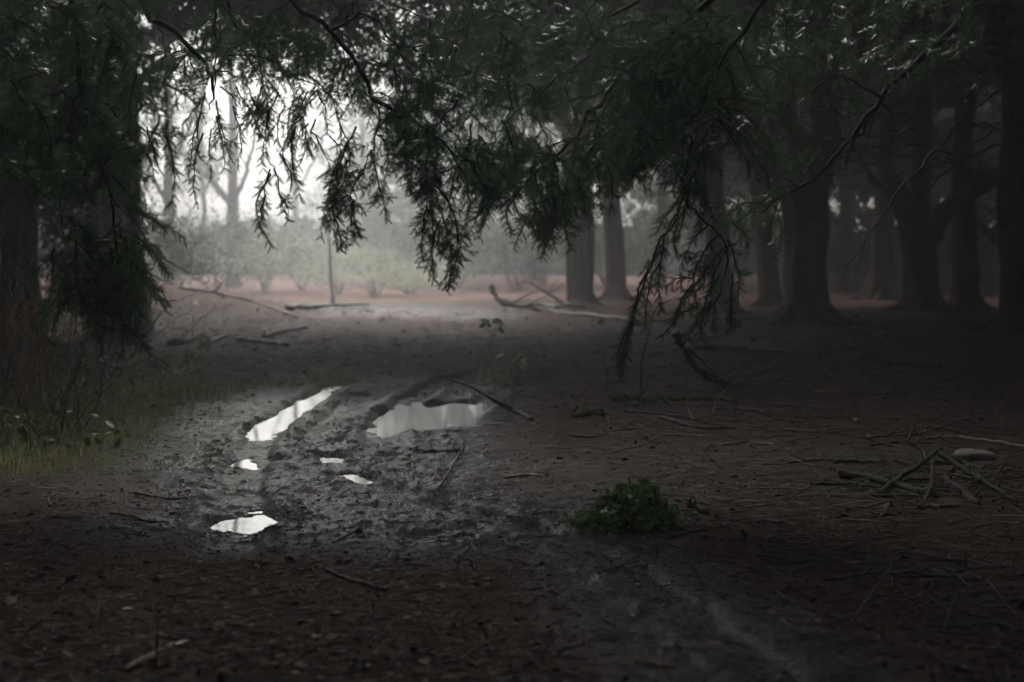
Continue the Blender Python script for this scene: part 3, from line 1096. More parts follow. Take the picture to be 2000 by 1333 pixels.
tree([[(1505, 604, 22), (1500, 520, 20), (1485, 420, 17), (1475, 300, 16), (1470, 100, 13)]], 45,
     'faint brown trunk seen between the straight dark trunk and the thickest trunk', r, bare=6,
     crowns=[(0, 11.0, 0, 4.0, 4.0, 3.0, 800, .8)], roots=4)
tree([[(1722, 588, 32), (1724, 540, 24), (1726, 440, 20), (1735, 300, 18), (1735, 100, 15)]], 52,
     'hazy trunk with wide buttress roots standing far back behind the forked tree', r, bare=8, flare=1.5,
     crowns=[(0, 11.0, 0, 4.5, 4, 3.2, 900, .8)], roots=6)
tree([[(1800, 608, 36), (1796, 540, 32), (1792, 470, 30), (1770, 400, 20), (1735, 330, 15), (1740, 200, 13), (1740, 20, 11)],
      [(1804, 480, 22), (1800, 380, 17), (1802, 250, 16), (1806, 100, 14)],
      [(1812, 470, 22), (1850, 410, 17), (1915, 365, 15), (1985, 320, 13), (2080, 240, 10)]], 41,
     'forked dark tree with a heavy limb sweeping up to the right', r, bare=14,
     limbs=[[(1750, 400, 8, 0), (1690, 330, 5, 0), (1660, 260, 3, 0)], [(1860, 400, 9, 0), (1920, 450, 4, -.5), (1950, 480, 2, -.6)], [(1900, 375, 8, 0), (1850, 300, 5, .4), (1820, 240, 3, .4)],
            [(1740, 330, 5, 0), (1680, 290, 3, 0), (1640, 300, 2, 0)]],
     crowns=[(0, 10.0, 0, 5.0, 4.5, 3.2, 1300, .8), (2.5, 7, 0, 2, 2, .9, 250, .6)], roots=6)
tree([[(1888, 608, 28), (1886, 540, 25), (1884, 450, 22), (1880, 330, 19), (1890, 120, 15)]], 41.8,
     'dark trunk with a pale scar beside the forked tree', r, bare=12,
     limbs=[[(1882, 380, 6, 0), (1930, 330, 4, 0), (1980, 340, 3, 0)]],
     crowns=[(0.5, 10.5, 0, 4.0, 4, 3.0, 900, .8)], roots=4)
tree([[(2010, 646, 54), (2006, 540, 50), (2004, 400, 47), (2004, 200, 46), (2000, -60, 40)]], 29,
     'black trunk cut off by the right edge of the photo', r, bare=12, mat='bark_dark',
     limbs=[[(1985, 470, 6, 0), (1960, 440, 4, -.3), (1930, 450, 2, -.4)], [(1980, 380, 6, 0), (1900, 330, 4, -.4), (1820, 310, 2, -.6)]],
     crowns=[(0, 9.0, 0, 4.5, 5, 3.2, 1200, .8), (-2.2, 6.8, 0, 1.6, 2, .8, 220, .6)], roots=5)
# left
tree([[(228, 600, 56), (226, 540, 50), (224, 400, 48), (222, 250, 46), (220, 60, 40)]], 27,
     'broad dark trunk behind the hanging boughs at the left', r, mat='bark_dark', flare=1.2,
     limbs=[[(230, 190, 12, 0), (330, 120, 8, .5), (440, 90, 4, 1)], [(215, 260, 9, 0), (120, 200, 6, 0), (40, 190, 3, 0)]],
     crowns=[(0, 9.0, 0, 5.0, 5, 3.0, 1300, .8), (2.6, 6.5, 1.0, 2.2, 2.2, .9, 420, .6), (4.3, 7.1, 2.0, 4.2, 3.0, 1.8, 1300, .55), (-3.2, 4.5, 1.0, 2.4, 2.0, 2.6, 700, .6)], roots=0)
tree([[(40, 640, 40), (38, 540, 34), (30, 400, 32), (30, 200, 30), (28, 20, 26)]], 24,
     'black trunk among brambles at the left edge', r, mat='bark_dark',
     crowns=[(0, 8.5, 0, 4.5, 4.5, 3.0, 1100, .8), (-.5, 4.5, 1.5, 2.6, 1.5, 2.8, 700, .6)], roots=4)
# pale trees beyond the clearing
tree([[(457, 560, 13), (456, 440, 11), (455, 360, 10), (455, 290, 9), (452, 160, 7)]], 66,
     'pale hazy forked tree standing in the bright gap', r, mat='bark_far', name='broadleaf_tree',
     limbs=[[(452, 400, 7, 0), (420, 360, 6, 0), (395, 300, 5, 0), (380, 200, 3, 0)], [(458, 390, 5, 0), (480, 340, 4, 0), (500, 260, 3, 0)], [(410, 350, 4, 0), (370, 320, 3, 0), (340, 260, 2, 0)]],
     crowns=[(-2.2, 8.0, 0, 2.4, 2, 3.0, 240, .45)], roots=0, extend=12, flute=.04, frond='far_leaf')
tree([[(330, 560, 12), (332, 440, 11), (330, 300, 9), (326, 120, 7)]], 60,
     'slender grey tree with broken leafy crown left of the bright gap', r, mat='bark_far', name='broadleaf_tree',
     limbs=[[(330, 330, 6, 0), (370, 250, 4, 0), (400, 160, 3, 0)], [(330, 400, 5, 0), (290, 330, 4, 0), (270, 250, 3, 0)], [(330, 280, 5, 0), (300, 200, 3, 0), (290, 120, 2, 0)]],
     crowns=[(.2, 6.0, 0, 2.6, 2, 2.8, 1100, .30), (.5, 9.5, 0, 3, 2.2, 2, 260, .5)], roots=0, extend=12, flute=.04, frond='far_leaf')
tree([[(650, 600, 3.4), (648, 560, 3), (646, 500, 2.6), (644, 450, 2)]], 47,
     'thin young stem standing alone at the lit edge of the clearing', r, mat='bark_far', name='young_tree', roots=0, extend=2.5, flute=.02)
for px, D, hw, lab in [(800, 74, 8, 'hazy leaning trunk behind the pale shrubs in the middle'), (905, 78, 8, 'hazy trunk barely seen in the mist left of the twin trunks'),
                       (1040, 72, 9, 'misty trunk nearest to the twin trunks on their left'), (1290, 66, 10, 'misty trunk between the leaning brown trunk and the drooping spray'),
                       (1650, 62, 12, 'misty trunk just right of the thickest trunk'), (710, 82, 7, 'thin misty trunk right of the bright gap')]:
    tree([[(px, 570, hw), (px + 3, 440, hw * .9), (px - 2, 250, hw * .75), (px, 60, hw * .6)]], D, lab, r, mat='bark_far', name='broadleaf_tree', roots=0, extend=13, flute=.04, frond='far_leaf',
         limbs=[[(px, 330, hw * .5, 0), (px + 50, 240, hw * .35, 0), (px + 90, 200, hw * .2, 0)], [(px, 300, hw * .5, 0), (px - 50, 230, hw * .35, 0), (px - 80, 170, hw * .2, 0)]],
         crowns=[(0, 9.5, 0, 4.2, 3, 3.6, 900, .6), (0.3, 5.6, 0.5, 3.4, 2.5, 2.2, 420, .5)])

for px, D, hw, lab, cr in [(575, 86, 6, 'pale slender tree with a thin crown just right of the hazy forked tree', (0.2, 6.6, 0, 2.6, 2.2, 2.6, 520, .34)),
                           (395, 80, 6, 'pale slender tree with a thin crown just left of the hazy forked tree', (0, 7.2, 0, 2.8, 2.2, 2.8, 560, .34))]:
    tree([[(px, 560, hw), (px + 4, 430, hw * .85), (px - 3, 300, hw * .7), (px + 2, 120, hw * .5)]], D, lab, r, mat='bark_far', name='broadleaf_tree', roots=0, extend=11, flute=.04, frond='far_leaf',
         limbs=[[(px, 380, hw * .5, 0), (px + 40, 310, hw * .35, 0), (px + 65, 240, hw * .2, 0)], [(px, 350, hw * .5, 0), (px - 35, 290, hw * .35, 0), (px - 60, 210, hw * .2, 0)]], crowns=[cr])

# shrubs round the clearing
def shrub(px, D, wm, hm, n, leaf, mat, label, r, dense=1.0, group='shrubs round the clearing'):
    g = P(px, 580, D)
    gz = Hs(g[0], D)
    root = tag(empty('shrub', (g[0], D, gz)), label, 'shrub', group)
    mb = MB()
    for k in range(9):
        e = np.array([r.normal() * wm * .28, r.normal() * wm * .2, hm * r.uniform(.5, .95)])
        tube(mb, curve([(r.normal() * .08, r.normal() * .08, -.05), e * np.array([.35, .35, .5]), e], 8), np.linspace(.03, .008, 8), 5, cap=False)
    mb.build('stem', M['bark_far'], root)
    mb = MB()
    n, leaf, nl = int(n * 2.2), leaf * .62, 12
    lobes = np.column_stack([r.uniform(-.5, .5, nl) * wm, r.uniform(-.35, .35, nl) * wm, r.uniform(.25, .85, nl) * hm])
    k = r.integers(0, nl, n)
    loc = lobes[k] + rdir(n, r) * (r.random(n) ** .7)[:, None] * np.array([wm * .34, wm * .28, hm * .34]) * r.uniform(.5, 1.2, (n, 1))
    loc[:, 2] = np.abs(loc[:, 2]) + .02
    put(mb, [DIAMOND], loc, rdir(n, r) + np.array([0, 0, -.2]), np.array([0, 0, 1.0]) + r.normal(size=(n, 3)) * .7, leaf * r.uniform(.6, 1.4, n))
    f = mb.build('foliage', M[mat], root)
    f['kind'] = 'stuff'


for args in [
    (330, 50, 5.5, 3.6, 2600, .16, 'far_leaf', 'dense grey green shrub against the dark left trunk'),
    (430, 56, 6.0, 3.0, 2600, .17, 'far_leaf', 'rounded hazy shrub under the pale forked tree'),
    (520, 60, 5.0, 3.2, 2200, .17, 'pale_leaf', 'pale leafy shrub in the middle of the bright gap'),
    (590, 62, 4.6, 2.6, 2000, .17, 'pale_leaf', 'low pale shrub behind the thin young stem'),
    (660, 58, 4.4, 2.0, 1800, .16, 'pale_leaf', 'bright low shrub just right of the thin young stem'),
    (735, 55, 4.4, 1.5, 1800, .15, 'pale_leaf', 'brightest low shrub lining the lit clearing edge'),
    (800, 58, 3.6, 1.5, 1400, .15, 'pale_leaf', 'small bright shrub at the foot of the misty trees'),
    (760, 70, 8.0, 5.4, 2600, .20, 'far_leaf', 'tall misty thicket behind the brightest low shrub'),
    (890, 64, 7.0, 4.6, 2600, .19, 'far_leaf', 'broad misty thicket in the middle of the photo'),
    (1010, 62, 6.5, 4.2, 2600, .19, 'far_leaf', 'dark misty thicket left of the twin trunks'),
    (1060, 68, 6.5, 6.0, 2400, .20, 'far_leaf', 'tall green thicket rising behind the twin trunks'),
    (1180, 66, 6.5, 5.0, 2400, .20, 'far_leaf', 'hazy green shrub seen between the twin and leaning trunks'),
    (1275, 64, 6.0, 4.2, 2400, .19, 'far_leaf', 'hazy shrub behind the long drooping spray'),
    (1450, 66, 6.0, 4.6, 2200, .20, 'far_leaf', 'hazy green shrub left of the thickest trunk'),
    (1660, 60, 5.5, 4.8, 2400, .18, 'far_leaf', 'green shrub in the gap right of the thickest trunk'),
    (1830, 62, 6.0, 4.2, 2200, .18, 'far_leaf', 'dim shrub behind the forked tree'),
    (1935, 56, 5.0, 4.0, 2200, .18, 'far_leaf', 'dim green shrub beside the black trunk at the right edge'),
    (110, 34, 4.5, 3.4, 2200, .15, 'frond', 'dark shrub between the two black trunks at the left'),
    (-40, 30, 5.0, 3.6, 2000, .15, 'frond', 'dark shrub cut by the left edge'),
    (285, 40, 3.2, 3.0, 1700, .14, 'frond', 'dusky shrub at the top of the dirt bank'),
]:
    shrub(*args, r)

# ------------------------------------------------------------------ the wood around: roof of crowns, and unseen dense edges added for shade (one mass)
def clearing(x, y):
    """True where the sky is open"""
    lim = 34 + 2.2 * fbm(x * .25, y * .25, 2, 91)
    return (y > lim) & (x > -0.30 * y + 1.0) & (x < -0.035 * y + 0.3)


r = np.random.default_rng(404)


def pad_template(r):
    """a broad flat spray for the crowns overhead: ragged fan of leaf faces, about 0.75 of the unit square"""
    v, f = [], []
    for k in range(5):
        x0, y0 = r.uniform(0, .55), r.uniform(-.45, .1)
        lx, ly = r.uniform(.4, .65), r.uniform(.35, .6)
        z0 = r.uniform(-.12, .05)
        n = len(v)
        v += [(x0, y0, z0), (x0 + lx, y0 + r.uniform(-.15, .2), z0 - .1), (x0 + lx * .8, y0 + ly, z0 - .12), (x0 - .1, y0 + ly * .7, z0)]
        f += [(n, n + 1, n + 2, n + 3)]
    return np.array(v), [np.array(f)]


PAD = [pad_template(np.random.default_rng(60 + k)) for k in range(4)]


def view_clear(x, y, z):
    """True outside the space under the near boughs that the track and the camera stand in"""
    return ~((y > -3) & (y < 20) & (np.abs(x) < 2.0 + .42 * np.maximum(y, 0)) & (z < 2.2 + np.maximum(y, 0) * .21))


def thin_roof(x, y):
    """chance to keep a spray: thin over the track, opened elsewhere to let light in"""
    d = np.hypot((x + 0.7) / 5.4, (y - 15.0) / 5.6)
    d = np.minimum(d, np.hypot((x + 4.6) / 4.0, (y - 15.0) / 4.5))
    e = np.hypot((x - 1.4) / 5.0, (y - 1.9) / 5.8)  # opening over the camera, added to light the near boughs and ivy
    g_ = np.hypot((x + 4.0) / 3.8, (y - 14.0) / 4.6)  # opening added to light the grass on the left
    h_ = np.hypot((x - 14.5) / 9.5, (y - 57.0) / 10.0)  # opening added to brighten the wood on the right
    return np.minimum(np.minimum(.02 + .98 * sst(.6, 1.1, d), .10 + .90 * sst(.6, 1.1, h_)), .02 + .98 * sst(.6, 1.05, np.minimum(e, g_)))


mb = MB()
N = 46000
x = r.uniform(-48, 48, N)
y = r.uniform(-40, 94, N)
z = 6.2 + r.gamma(2.0, 1.4, N) + 0.8 * fbm(x * .3, y * .3, 2, 92)
k = ~clearing(x, y) & (z < 16) & view_clear(x, y, z) & (r.random(N) < thin_roof(x, y))
k &= ~((y > 60) & (x > -0.32 * y) & (x < 0.12 * y))
x, y, z = x[k], y[k], z[k]
n = len(x)
vis = (y > 15) & (np.abs(x) < .45 * y)
z = np.where(vis, z + .6 + .02 * y, z)
put(mb, PAD, np.column_stack([x, y, z]), rdir(n, r) * np.array([1, 1, .25]) + np.array([0, 0, -.25]), np.array([0, 0, 1.0]) + r.normal(size=(n, 3)) * .35, r.uniform(1.3, 2.3, n))
# extra roof behind the trunks on the right, added to darken the shrubs there
N = 9000
x = r.uniform(5, 60, N)
y = r.uniform(58, 130, N)
z = 7.5 + r.gamma(2.0, 1.4, N)
k = (x > .10 * y + 1) & (z < 16)
n = int(k.sum())
put(mb, PAD, np.column_stack([x, y, z])[k], rdir(n, r) * np.array([1, 1, .25]) + np.array([0, 0, -.25]), np.array([0, 0, 1.0]) + r.normal(size=(n, 3)) * .35, r.uniform(1.4, 2.4, n))
# finer hanging sprays on the underside; lower on the right of the track than over the gap
N = 30000
x = r.uniform(-32, 32, N)
y = r.uniform(12, 66, N)
low = 5.4 + .9 * sst(-1.0, 3.0, x + .03 * y) - 1.3 * sst(0, 3, -(x + .29 * y)) + .05 * (y - 20)
z = low + r.gamma(2.0, .8, N) + 0.7 * fbm(x * .35, y * .35, 3, 92)
k = ~clearing(x, y) & view_clear(x, y, z) & (np.abs(x) < .46 * y) & (r.random(N) < thin_roof(x, y))
x, y, z = x[k], y[k], z[k]
n = len(x)
put(mb, FROND, np.column_stack([x, y, z]), rdir(n, r) * np.array([1, 1, .25]) + np.array([0, 0, -.45]), np.array([0, 0, 1.0]) + r.normal(size=(n, 3)) * .45, r.uniform(.35, .75, n))
o = mb.build('woodland_canopy', M['frond'])
o['kind'] = 'stuff'
o['label'] = 'roof of dark evergreen crowns over the forest floor'

mb = MB()
# unseen ring of leaves to the sides and behind, added to block side light
N = 24000
a = r.uniform(0, 2 * np.pi, N)
rad = 1 + .25 * r.random(N)
x = np.cos(a) * 27 * rad
y = 14 + np.sin(a) * 40 * rad
z = r.random(N) ** 1.3 * 9
k = ~((y > 20) & (np.abs(x) < .43 * y))
x, y, z = x[k], y[k], z[k]
n = len(x)
put(mb, PAD, np.column_stack([x, y, z]), rdir(n, r) + np.array([0, 0, -.35]), rdir(n, r) + np.array([0, 0, .3]), r.uniform(.9, 1.7, n))
o = mb.build('shade_thicket', M['frond'])
o['kind'] = 'stuff'
o['label'] = 'unseen dense thicket added around the wood to block side light'

# far wood beyond the clearing, low where the sky shows
mb = MB()
N = 8000
x = r.uniform(-60, 60, N)
y = 86 + r.uniform(0, 12, N)
pxx = x / y * FP + 1000
gap = sst(200, 300, pxx) * (1 - sst(640, 820, pxx))
top = 13 - 10.2 * gap + 1.2 * fbm(x * .25, x * 0, 3, 95)
z = r.random(N) ** .8 * top
put(mb, PAD, np.column_stack([x, y, z]), rdir(N, r) + np.array([0, 0, -.2]), rdir(N, r), r.uniform(.5, 1.2, N))
N2 = 6000
x = r.uniform(-70, 70, N2)
y = r.uniform(84, 104, N2)
put(mb, PAD, np.column_stack([x, y, r.random(N2) * 3.2]), rdir(N2, r), rdir(N2, r), r.uniform(.6, 1.3, N2))
o = mb.build('far_woodland', M['far_leaf'])
o['kind'] = 'stuff'
o['label'] = 'misty far wood behind the clearing'


# ------------------------------------------------------------------ fallen wood and stones on the floor
r = np.random.default_rng(505)


def pt(q):
    """('g', px, py[, lift]) lies on the ground, (px, py, D) hangs free at depth D"""
    if q[0] == 'g':
        return on(q[1], q[2], q[3] if len(q) > 3 else 0.0)
    return P(*q)


def stick(name, pts, r0, r1, label, mat='stick', cat='stick', group='dead wood lying on the forest floor', sides=9, subs=(), n=26, rough=.34, ends=None, kinks=.2):
    if name in ('fallen_stick', 'mossy_log', 'stick') and r0 > .012:
        r0, r1 = r0 * .68, r1 * .62
    c = np.array([pt(q) for q in pts])
    lift = np.array([(r0 * .55 if q[0] == 'g' else 0) for q in pts])
    c[:, 2] += lift
    c = curve(c, n)
    c[1:-1] += r.normal(size=(n - 2, 3)) * r0 * kinks
    rad = np.linspace(r0, r1, n) * (1 + .18 * vn(np.arange(n) * .8, np.arange(n) * 0.0, int(abs(c[0, 0]) * 100)))
    o = c[0].copy()
    mb = MB()
    tube(mb, c, rad, sides, rough, int(abs(c[0, 1]) * 50))
    for q in range(r.integers(1, 5)):           # snapped stubs of side twigs
        i_ = r.integers(2, n - 2)
        e = c[i_] + nz(nz(c[i_ + 1] - c[i_]) * r.uniform(-.2, .8) + np.array([r.normal() * .6, r.normal() * .6, r.uniform(.1, .9)])) * (rad[i_] * 1.3 + r.uniform(.01, .07))
        tube(mb, curve([c[i_], (c[i_] + e) / 2 + r.normal(size=3) * .004, e], 5), np.linspace(rad[i_] * .4, rad[i_] * .18, 5), 5, .3, q)
    ob = mb.build(name, M[mat], None, smooth=True, origin=o)
    tag(ob, label, cat, group)
    for (i_, q, ra, rb) in subs:
        e = pt(q)
        m2 = MB()
        s2 = c[min(n - 1, int(i_ * n / (18 if n == 26 and len(pts) < 7 else n)))]
        c2 = curve([s2, (s2 + e) / 2 + r.normal(size=3) * .04 * np.linalg.norm(e - s2), e], 9)
        tube(m2, c2, np.linspace(ra, rb, 9), 6, rough, 3)
        m2.build('side_branch', M[mat], ob, smooth=True, origin=None)
        ch = ob.children[-1]
        co = np.zeros(len(ch.data.vertices) * 3, dtype=np.float32)
        ch.data.vertices.foreach_get('co', co)
        ch.data.vertices.foreach_set('co', (co.reshape(-1, 3) - o.astype(np.float32)).ravel())
        ch.data.update()
    if ends:
        m2 = MB()
        k = 0 if ends == 'start' else n - 1
        dv = nz(c[0] - c[1]) if k == 0 else nz(c[-1] - c[-2])
        tube(m2, np.array([c[k] - dv * .01, c[k] + dv * .012, c[k] + dv * .03]), np.array([rad[k] * 1.02, rad[k] * .9, rad[k] * .4]), 8, .3, 2)
        m2.build('broken_end', M['cut_wood'], ob, origin=None)
        ch = ob.children[-1]
        co = np.zeros(len(ch.data.vertices) * 3, dtype=np.float32)
        ch.data.vertices.foreach_get('co', co)
        ch.data.vertices.foreach_set('co', (co.reshape(-1, 3) - o.astype(np.float32)).ravel())
        ch.data.update()
    return ob


g = lambda a, b_, l=0.0: ('g', a, b_, l)
# far fallen limbs at the clearing
stick('fallen_limb', [(958, 558, 39), (972, 584, 39), (998, 597, 39), g(1060, 608), g(1120, 616), g(1205, 628), g(1330, 634)], .085, .03, 'long curved fallen limb lying at the far edge of the mud, one end raised', cat='fallen limb',
      subs=[(8, (1062, 562, 38.5), .04, .012), (10, (1100, 555, 38), .03, .01), (5, (1040, 585, 39.5), .03, .01), (12, (1240, 612, 36), .03, .01), (14, g(1290, 655), .03, .01)], n=26)
stick('fallen_limb', [g(1105, 606, .1), (1080, 580, 41), (1048, 560, 41), (1020, 548, 41)], .05, .012, 'thin forked branch leaning at the foot of the twin trunks', cat='fallen limb', subs=[(8, (1090, 545, 41), .02, .006)])
stick('fallen_limb', [g(1090, 604), g(1060, 598), g(1000, 600)], .07, .03, 'short dark limb just behind the long curved fallen limb', cat='fallen limb')
stick('fallen_limb', [g(1390, 655, .1), g(1450, 640, .15), g(1530, 632, .1)], .06, .03, 'dark fallen limb at the foot of the thickest trunk', cat='fallen limb')
stick('fallen_limb', [g(1330, 684), g(1420, 682, .02), g(1530, 690)], .05, .03, 'dark limb lying flat between the thickest trunk and the raised broken branch', cat='fallen limb')
stick('fallen_limb', [g(560, 606, .03), g(640, 606, .04), g(722, 600, .05)], .07, .03, 'dark fallen limb lying across the far left edge of the lit ground', cat='fallen limb')
stick('fallen_limb', [(350, 562, 33), (420, 572, 33), (500, 590, 34), g(580, 612)], .04, .02, 'fallen limb lying along the crest of the dirt bank', cat='fallen limb', subs=[(6, (440, 545, 33), .03, .01), (9, (400, 560, 32), .03, .008)])
stick('log', [g(466, 666), g(512, 671), g(560, 677)], .045, .035, 'short reddish log lying alone on the dark mud', cat='log', mat='stick')
stick('log', [g(330, 634), g(360, 634), g(395, 638)], .06, .04, 'grey log half sunk in the dirt below the bank', cat='log', mat='twig')
stick('log', [g(400, 632), g(430, 636), g(452, 640)], .05, .03, 'dark lump of rotten log next to the grey half sunk log', cat='log', mat='twig')
stick('log', [g(515, 632), g(560, 632), g(600, 640)], .05, .03, 'thin dark log below the dirt bank near the lit ground', cat='log', mat='twig')
# middle distance, right
stick('broken_branch', [(1318, 648, 15.6), (1332, 672, 15.6), (1352, 706, 15.8), (1385, 738, 16), g(1425, 756), g(1500, 752), (1560, 722, 17), (1640, 672, 17.5)], .055, .008, 'thick broken branch propped up with its dark end in the air', cat='broken branch', mat='stick',
      subs=[(9, (1420, 742, 16.2), .02, .008), (14, (1600, 690, 17), .012, .003), (16, (1690, 678, 17), .014, .003), (12, (1520, 700, 16.5), .012, .003), (13, g(1545, 770), .014, .004), (5, (1318, 690, 15.3), .01, .004), (15, (1560, 735, 16.3), .01, .003)], n=28)
stick('broken_branch', [(1338, 676, 15.4), (1372, 704, 15.5), (1405, 735, 15.7), g(1432, 752)], .022, .012, 'pale barked stick leaning against the thick broken branch', cat='stick', mat='stick_pale')
stick('mossy_log', [g(1208, 786), g(1230, 782), g(1262, 786), g(1320, 784), g(1400, 784), g(1440, 790)], .085, .03, 'mossy rotten log with a thick dark butt end', cat='log', mat='moss', subs=[(5, (1258, 766, 14.2), .02, .01), (9, g(1330, 800), .03, .015)])
stick('mossy_log', [g(1120, 818), g(1160, 810), g(1182, 816)], .06, .05, 'stubby mossy stump piece beside the leaning dark stub', cat='log', mat='moss')
stick('stick', [(1172, 798, 13.2), g(1186, 822), g(1192, 838)], .028, .022, 'dark stub standing up out of the litter', mat='stick')
stick('stick', [(880, 741, 13.4), (930, 760, 13.2), (975, 788, 13.1), g(1000, 806, .02), g(1038, 822)], .020, .042, 'long straight stick sticking out over the grey puddle', mat='stick', cat='stick')
for pts, a, b_, lab, mt in [
    ([g(1220, 806), g(1300, 812), g(1370, 822)], .03, .014, 'wet grey stick pointing away in front of the mossy rotten log', 'stick'),
    ([g(1290, 818), g(1360, 836), g(1436, 838)], .028, .016, 'grey stick ending beside the pale forked twig', 'stick'),
    ([g(1395, 800), g(1450, 802), g(1500, 806)], .032, .02, 'dark grey stick right of the pale forked twig', 'stick'),
    ([g(1400, 818), g(1440, 822), g(1470, 818)], .018, .01, 'short thin stick below the dark grey stick', 'stick'),
    ([g(1180, 845), g(1240, 838), g(1300, 830)], .02, .01, 'thin brown stick lying aslant in the litter', 'stick'),
    ([g(1290, 850), g(1340, 852), g(1395, 856)], .016, .012, 'reddish stick lying in the litter below the grey sticks', 'stick_red'),
    ([g(1110, 850), g(1150, 856), g(1185, 850)], .022, .014, 'pale grey piece of wood left of the litter sticks', 'stick'),
    ([g(1060, 800), g(1090, 796), g(1112, 800)], .018, .012, 'small dark stick behind the end of the long straight stick', 'stick'),
    ([g(1590, 766), g(1630, 767), g(1655, 766)], .022, .018, 'straight pale stick lying beyond the brushwood', 'stick_red'),
    ([g(1735, 712), g(1790, 716), g(1840, 717)], .05, .03, 'dark log lying far off under the forked tree', 'stick'),
    ([g(1655, 770), g(1720, 772), g(1770, 770)], .028, .02, 'dark stick in line with the straight pale stick', 'stick'),
    ([g(1500, 790), g(1560, 796), g(1640, 800)], .02, .012, 'long thin dark stick on the dim litter', 'stick'),
    ([g(1530, 842), g(1600, 846), g(1660, 842)], .02, .012, 'thin dark stick left of the white ended stub', 'stick'),
    ([g(800, 880), g(850, 884), g(905, 878)], .03, .018, 'dark stick pressed into the mud below the grey puddle', 'stick'),
    ([g(860, 972, .005), g(905, 880, .005)], .01, .006, 'thin twig lying in the bright wet mud', 'stick'),
    ([g(1040, 1020), g(1075, 1000), g(1090, 1004)], .006, .003, 'thin dark twig left of the ivy clump', 'stick'),
    ([g(1120, 1028), g(1150, 1030), g(1200, 1040)], .022, .016, 'muddy root like stick at the foot of the ivy clump', 'stick'),
    ([g(1310, 1050), g(1380, 1035), g(1470, 1020)], .009, .005, 'dark bent twig reaching right from the ivy clump', 'stick'),
    ([g(1480, 1022), g(1502, 1022), g(1524, 1024)], .022, .02, 'stubby dark log chunk right of the ivy clump', 'stick'),
    ([g(1618, 1134), g(1700, 1124), g(1790, 1122), g(1905, 1134)], .011, .006, 'long thin stick curving across the dark litter at lower right', 'stick'),
    ([g(1738, 984), g(1730, 1000), g(1720, 1014)], .018, .016, 'short stub pointing up the slope below the mossy pile', 'stick'),
    ([g(1706, 1006), g(1722, 1008), g(1740, 1004)], .018, .014, 'small dark chunk touching the short stub', 'stick'),
    ([g(1700, 872), g(1760, 866), g(1820, 868)], .024, .014, 'dark stick running behind the mossy pile', 'stick'),
    ([g(264, 966), g(330, 972), g(405, 975)], .022, .008, 'dark stick with a thin tail left of the wet track', 'stick'),
    ([g(215, 1004), g(262, 1010), g(285, 1022), g(330, 1022)], .010, .005, 'curved pale twig on the dark litter at left', 'stick_red'),
    ([g(98, 990), g(96, 975), g(118, 960)], .008, .004, 'hooked thin twig on the dark ground at left', 'stick'),
    ([g(640, 1116), g(680, 1134), g(755, 1155)], .010, .012, 'bent brown stick lying in the dark ground at bottom', 'stick'),
    ([g(515, 1038), g(530, 1034), g(548, 1032)], .014, .01, 'small dark stick on the near side of the nearest puddle', 'stick'),
    ([g(650, 1062), g(690, 1044, .01), g(704, 1040, .015), g(716, 1054)], .007, .006, 'forked twig with a white broken end', 'stick'),
    ([g(1150, 1120), g(1200, 1110), g(1250, 1085)], .006, .003, 'thin twig lying across the shiny wheel rut', 'stick'),
    ([g(245, 1310), g(300, 1282), g(340, 1262)], .010, .012, 'straight brown stick at the lower left corner', 'stick_red'),
    ([g(1240, 1292), g(1280, 1300), g(1315, 1304)], .009, .006, 'pale short stick at the bottom edge', 'stick_red'),
    ([g(1700, 856), g(1790, 850), g(1820, 842), g(1880, 822), g(1995, 800)], .024, .03, 'long dark pole rising to the right behind the forked twig', 'stick'),
    ([g(1880, 850), g(1940, 836), g(2030, 815)], .016, .012, 'thin dark pole under the long dark pole', 'stick'),
    ([g(1790, 862), g(1850, 856), g(1920, 862), g(2010, 876)], .022, .024, 'pale streaked branch lying behind the grey stone', 'stick_pale'),
    ([(1690, 824, 13.2), (1740, 828, 13.2), g(1790, 832)], .014, .008, 'thin dark stick touching the white ended stub', 'stick'),
    ([g(1400, 870), g(1470, 866), g(1520, 872)], .012, .008, 'slim brown stick on the litter right of centre', 'stick_red'),
    ([g(1540, 905), g(1600, 900), g(1650, 905)], .012, .006, 'slim stick just left of the mossy pile', 'stick'),
    ([g(985, 935), g(1030, 930), g(1060, 932)], .012, .008, 'small pale stick in the wet mud above the ivy clump', 'stick_red'),
]:
    stick('fallen_stick', pts, a, b_, lab, mat=mt)
stick('broken_branch', [(1672, 822, 13.1), (1682, 838, 13.1), g(1700, 862)], .03, .024, 'curved grey stub with a white broken end at right', cat='broken branch', ends='start')
stick('broken_branch', [g(1345, 990), g(1362, 996), g(1378, 1006)], .024, .02, 'mossy branch stub with a bleached inside near the ivy clump', cat='broken branch', mat='moss', ends='end', subs=[(16, g(1418, 1026), .012, .004)])
